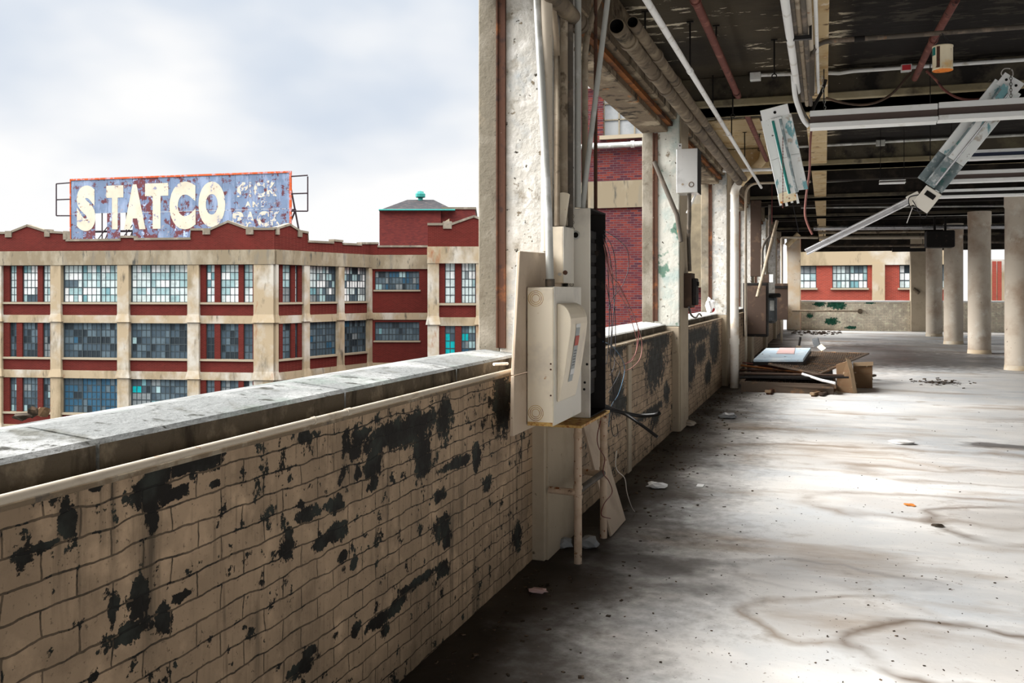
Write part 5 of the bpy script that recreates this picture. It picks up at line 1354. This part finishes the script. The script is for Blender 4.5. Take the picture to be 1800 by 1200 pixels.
sag(((1628, 124), (1645, 140), (1660, 158), (1685, 172), (1712, 175), (1745, 170)), 9.25, .013, 'pipe_red', 'dark cable drooping to the top of the diagonal fallen light')
sag(((1425, 205), (1432, 185), (1445, 160), (1452, 140)), 9.0, .016, 'metal_black', 'black cable rising beside the conduit bundle')
pts = smooth([pD(x, y, 8.6) for x, y in ((1768, 138), (1760, 130), (1765, 121), (1778, 122), (1780, 133), (1770, 136))], 6)
one('coiled_wire', B().tube(pts, .005, 6), 'wire_white', 'small coil of wire at the top of the diagonal fallen light', 'wire', at=tuple(pts[0]))
for (u, v, d, m, lab) in (((1357, 318), (1357, 394), 20, 'wire_red', 'thin red wire hanging in the dark past the battered light'), ((1385, 318), (1404, 408), 20, 'wire_black', 'thin dark wire slanting down toward the far corner pier')):
    one('hanging_wire', B().tube([pD(*u, d), pD(*v, d)], .008, 5), m, lab, 'wire', at=tuple(pD(*u, d)))

# ================================================================ ON THE FLOOR
t_ = 'scrap'
def fz_(px, py, z): return pZ(px, py, z)
# frames lying at the bottom of the scrap pile
def lattice(b, P00, P10, P11, P01, nu, nv, w, th, frame=.03):
    P00, P10, P11, P01 = map(Vector, (P00, P10, P11, P01))
    f = lambda u, v: (P00 * (1 - u) + P10 * u) * (1 - v) + (P01 * (1 - u) + P11 * u) * v
    n = (P10 - P00).cross(P01 - P00).normalized()
    if n.z < 0: n = -n
    def bar(a, c, w_, t_):
        d = (c - a); s = d.cross(n).normalized(); b.obox((a + c) / 2, d / 2, s * w_, n * t_)
    for k in range(1, nu): bar(f(k / nu, 0), f(k / nu, 1), w, th)
    for k in range(1, nv): bar(f(0, k / nv), f(1, k / nv), w, th * .8)
    for a, c in ((f(0, 0), f(1, 0)), (f(1, 0), f(1, 1)), (f(1, 1), f(0, 1)), (f(0, 1), f(0, 0))): bar(a, c, frame, th * 2)
g1 = B(); CX0 = pY(1472, 640, 15.5).x - .06
lattice(g1, (-1.27, 15.25, .13), (CX0, 15.15, .11), (CX0, 16.6, .16), (-1.25, 16.7, .16), 44, 11, .006, .008, .035)
g1.box(-1.27, CX0, 15.18, 15.22, .0, .16); g1.box(-1.25, CX0, 16.5, 16.6, .0, .13)
one('mesh_panel', g1, 'grate_metal', 'lowest rusty mesh panel lying at the front of the scrap pile', 'scrap panel', 'scrap pile on the floor', at=(-.5, 15.9, 0))
g2 = B().box(-1.25, CX0, 15.55, 17.6, .19, .215); g2.box(-1.25, CX0, 15.50, 15.55, .19, .25)
one('flat_panel', g2, 'metal_black', 'flat black panel on top of the lowest mesh panel', 'scrap panel', 'scrap pile on the floor', at=(-.5, 16.5, .19))
P = lambda x, y, Y: pY(x, y, Y)
for k, (x0, y0, x1, y1, Y, r, m, lab) in enumerate(((1302, 642, 1412, 657, 16.0, .018, 'rust_orange', 'orange rusty rod slanting across the scrap pile'), (1300, 650, 1405, 652, 16.1, .016, 'rust', 'dark rusty rod lying level on the scrap pile'), (1305, 637, 1395, 650, 16.3, .014, 'pipe_red', 'thin red-brown rod above the orange one'),
                                      (1300, 668, 1492, 663, 15.1, .016, 'metal_black', 'long black bar along the front of the scrap pile'), (1300, 656, 1490, 660, 15.3, .02, 'metal_darkbrown', 'long brown bar just behind the front black one'))):
    a, c = P(x0, y0, Y), P(x1, y1, Y + .2)
    a.z = max(a.z, .23); c.z = max(c.z, .235)
    one('scrap_rod', B().tube([a, c], r, 8), m, lab, 'rod', 'scrap pile on the floor', at=tuple(a))
pts = [P(1410, 657, 15.3), P(1444, 668, 15.15), P(1468, 675, 15.05)]
for p_ in pts: p_.z = max(p_.z, .19)
pipe('bent_pipe', pts, .022, 'pipe_white', 'bent pale pipe at the front of the scrap pile', 'pipe', n=8)
g3 = B(); q0, q1, q2, q3_ = P(1352, 640, 16.2), P(1440, 657, 15.6), P(1526, 621, 17.6), P(1428, 618, 18.4)
lattice(g3, q0, q1, q2, q3_, 26, 17, .006, .006, .022)
one('mesh_panel', g3, 'grate_metal', 'diamond mesh panel tilted on top of the scrap pile, pointing right', 'scrap panel', 'scrap pile on the floor', at=tuple(q1))
t = thing('enamel_panel', 'chipped pale blue panel with pink paper on top of the scrap pile', 'scrap panel', tuple(P(1323, 633, 16.4)), 'scrap pile on the floor')
q0, q1, q2, q3_ = P(1324, 631, 16.3), P(1412, 631, 16.3), P(1426, 611, 17.5), P(1346, 611.5, 17.5)
dn = Vector((0, 0, -.05))
B().prism([q0, q1, q2, q3_], dn).build('panel', 'panel_blue', t, .008)
B().prism([q0 + dn * 1.02, q1 + dn * 1.02, q2 + dn * 1.02, q3_ + dn * 1.02], (0, 0, -.05)).build('frame', 'metal_black', t)
m_ = lambda u, v, z=.004: (q0 * (1 - u) + q1 * u) * (1 - v) + (q3_ * (1 - u) + q2 * u) * v + Vector((0, 0, z))
B().prism([m_(.36, .45), m_(.74, .42), m_(.66, .95), m_(.32, .98)], (0, 0, .004)).build('pink_paper', 'paper_pink', t)
# supports under the blue panel: stacked boards
for k, (x0, x1, Y0_, Y1_, z0, z1, m, lab) in enumerate(((-1.2, -.1, 16.3, 17.4, .217, .27, 'metal_darkbrown', 'dark board under the pale blue panel'), (-1.1, -.2, 16.45, 17.5, .272, .34, 'wood_old', 'old wooden board directly beneath the blue panel'))):
    one('scrap_board', B().box(x0, x1, Y0_, Y1_, z0, z1), m, lab, 'board', 'scrap pile on the floor', bevel=.004, at=(x0, Y0_, z0))
# wooden pieces at the right of the pile
a = P(1470, 646, 15.6)
t = thing('wooden_crate', 'broken wooden crate end at the right of the scrap pile', 'crate', (a.x, 15.6, 0), 'scrap pile on the floor')
x0, x1 = P(1472, 640, 15.5).x, P(1500, 640, 15.5).x
B().prism([(x0, 15.5, .02), (x1, 15.45, .0), (x1 - .06, 15.45, .36), (x1 - .10, 15.47, .50), (x0 - .02, 15.5, .44)], (0, .05, 0)).build('front_board', 'wood_old', t, .004)
B().prism([(x1, 15.45, 0), (x1 + .06, 15.5, 0), (x1 - .02, 15.5, .46), (x1 - .10, 15.47, .50), (x1 - .06, 15.45, .36)], (0, .9, 0)).build('side_board', 'wood_pale', t, .004)
B().box(x1 + .02, x1 + .32, 16.35, 16.41, .0, .40).build('back_board', 'wood_old', t, .004)
B().prism([(x1 + .02, 16.32, .36), (x1 + .33, 16.32, .38), (x1 + .33, 16.32, .44), (x1 + .02, 16.32, .42)], (0, .05, 0)).build('top_slat', 'wood_pale', t)
for k, (px, py) in enumerate(((1519, 664), (1526, 658), (1510, 668))):
    c = pZ(px, py + 4, .05); B().obox(c, (.12, .03 * k, .03), (-.02, .05, 0), (0, 0, .016)).build('splinter', 'debris_dark', t)
# strips at the front
def stick(px0, py0, px1, py1, w, h, m, lab, name='metal_bracket', cat='scrap metal'):
    a, c = pZ(px0, py0, h), pZ(px1, py1, h); d = c - a; s = d.cross(Vector((0, 0, 1))).normalized()
    t = thing(name, lab, cat, (a.x, a.y, 0), 'scrap pieces in front of the pile')
    B().obox((a + c) / 2, d / 2, s * w, (0, 0, h * .98)).build('bar', m, t, .003)
    B().obox(a + Vector((0, 0, .02)), d.normalized() * .03, s * (w * 1.4), (0, 0, .018)).build('bent_end', 'wood_pale' if 'wood' in m or 'rust' in m else m, t)
stick(1350, 690, 1372, 679, .03, .03, 'rust', 'rusty bracket lying nearest the white downpipe in front of the pile')
stick(1428, 694, 1466, 682, .022, .025, 'wood_old', 'brown stick pointing left in front of the scrap pile', 'wooden_stick', 'stick')
stick(1443, 694, 1472, 683, .02, .022, 'metal_darkbrown', 'dark stick crossing the brown one in front of the scrap pile', 'wooden_stick', 'stick')
stick(1333, 676, 1346, 684, .03, .03, 'metal_black', 'small dark bracket with white end next to the rusty one')
c = pZ(1344, 679, .04); one('white_block', B().obox(c, (.045, .02, 0), (-.02, .05, 0), (0, 0, .04)), 'enamel_white', 'small white block in front of the scrap pile', 'scrap piece', bevel=.006, at=tuple(c))
# things behind the pile
t = thing('dust_pan', 'grey-blue dustpan with yellow handle standing behind the scrap pile', 'dustpan', tuple(P(1440, 610, 18.8)))
a, b_, c, d = P(1427, 598, 18.8), P(1438, 595, 18.8), P(1442, 608, 18.7), P(1431, 610, 18.7)
B().prism([a, b_, c, d], (0, .12, .02)).build('pan', 'meter_grey', t, .004)
a, c = P(1440, 607, 18.7), P(1448, 614, 18.6); B().obox((a + c) / 2, (c - a) / 2, (.04, .0, .03), (0, .03, 0)).build('handle', 'can_cream', t)
B().tube([P(1444, 611, 18.65), (P(1444, 611, 18.65).x, 18.65, .0)], .02, 8).build('prop', 'metal_black', t)
t = thing('upright_stub', 'short dark rod standing up behind the pale blue panel', 'rod', tuple(P(1405, 608, 19)))
a = P(1404, 611, 19); B().tube([(a.x, 19, 0), a, P(1407, 592, 19)], .022, 8).build('rod', 'metal_black', t); B().obox(a, (.05, 0, 0), (0, .04, 0), (0, 0, .04)).build('foot', 'pipe_brown', t)
# litter, one by one
def litter(name, px, py, r, m, lab, cat, sq=(1, 1, .35), seed=0, jag=.3, n=2):
    c = pZ(px, py, 0) + Vector((0, 0, r * sq[2] * .9)); one(name, rock(c, r, n, seed, sq, jag), m, lab, cat, at=(c.x, c.y, 0))
litter('crumpled_bottle', 1281, 735, .085, 'plastic_clear', 'crumpled clear plastic bottle on the floor near the second pier', 'bottle', (1.3, .9, .45), 21, .3)
litter('paper_scrap', 1154, 858, .055, 'paper_white', 'folded off-white paper scrap near the parapet', 'litter', (1.5, .8, .5), 5)
litter('clear_bag', 1035, 962, .055, 'plastic_clear', 'crumpled clear plastic bag behind the front post of the pipe stand', 'bag', (1.2, 1, .7), 6)
litter('clear_bag', 990, 962, .05, 'plastic_clear', 'smaller clear plastic scrap left of the pipe stand post', 'bag', (1.2, 1, .7), 16)
litter('plaster_lump', 945, 1041, .04, 'paper_pink', 'tan plaster lump on the dirty floor below the first pier', 'rubble', (1.4, .8, .35), 7)
litter('fallen_leaf', 1599, 888, .035, 'leaf_orange', 'bright orange leaf on the pale floor', 'leaf', (1.0, 1.3, .16), 12, .4)
litter('fallen_leaf', 1648, 925, .03, 'debris_dark', 'dark curled leaf on the floor below the orange one', 'leaf', (1.2, .8, .3), 13, .4)
litter('paper_scrap', 1211, 748, .07, 'pipe_beige', 'crumpled tan paper by the foot of the second pier', 'litter', (1.2, 1.2, .5), 14)
litter('white_rag', 1588, 780, .10, 'rag_white', 'small white rag on the floor in the middle distance', 'litter', (1.3, .8, .22), 15)
c = pZ(1231, 853, .004); one('white_card', B().obox(c, (.028, 0, 0), (0, .05, 0), (0, 0, .003)), 'paper_white', 'small bright white card lying on the floor', 'litter', at=(c.x, c.y, 0))
# swept dirt and chips nobody would count
rn = random.Random(5); b = B()
def chip(x, y, s):
    a = rn.uniform(0, 6.28); h = s * rn.uniform(.1, .35)
    u = Vector((math.cos(a), math.sin(a), rn.uniform(-.2, .2))) * s; v = Vector((-math.sin(a), math.cos(a), rn.uniform(-.2, .2))) * s * rn.uniform(.3, .9)
    b.obox((x, y, h + .001), u, v, (0, 0, h))
def clear(x, y): return x > -1.61 and not (15.0 < y < 18.6 and x < .75) and not (5.1 < y < 6.6 and x < -1.2) and not (x < -1.50 and any(p0 - .05 < y < p1 + .05 for p0, p1 in PIERS))
for k in range(1100):
    y = rn.uniform(2.6, 24); x = -1.60 + abs(rn.gauss(0, .24)) + (.0 if rn.random() < .85 else rn.uniform(0, .6))
    if clear(x, y): chip(x, y, rn.uniform(.003, .012) * (1 + y * .02))
for k in range(240):
    p_ = pZ(rn.uniform(1000, 1800), rn.uniform(690, 1200), 0)
    if clear(p_.x, p_.y): chip(p_.x, p_.y, rn.uniform(.0015, .005) * (1 + .05 * p_.y))
for k in range(150): chip(rn.uniform(-1.2, .6), rn.gauss(37.5, .9), rn.uniform(.02, .06))
for k in range(70): chip(pZ(1655, 672, 0).x + rn.gauss(0, .22), pZ(1655, 672, 0).y + rn.gauss(0, .35), rn.uniform(.008, .03))
o = b.build('floor_debris', 'debris_dark'); tag(o, 'dark dirt, chips and crumbs scattered over the floor and along the parapet', 'debris', kind='stuff')

# small pipework on the far wall
pipe('wall_conduit', [pY(1392, 546, 39.9), pY(1507, 547, 40.2)], .035, 'pipe_brown', 'thin conduit along the far brick parapet ending in a round box', 'conduit', n=8)
c = pY(1512, 547, 40.22); one('round_box', B().tube([c, c + Vector((0, .07, 0))], .10, 14), 'pipe_umber', 'small round junction box on the far brick parapet', 'electrical box', at=tuple(c))
pipe('valve_pipe', [pY(1606, 507, 40.02), pY(1614, 514, 39.99)], .06, 'pipe_umber', 'short dark pipe stub on the flat square pier', 'pipe', couplings=((.9, 1.2),), n=10)
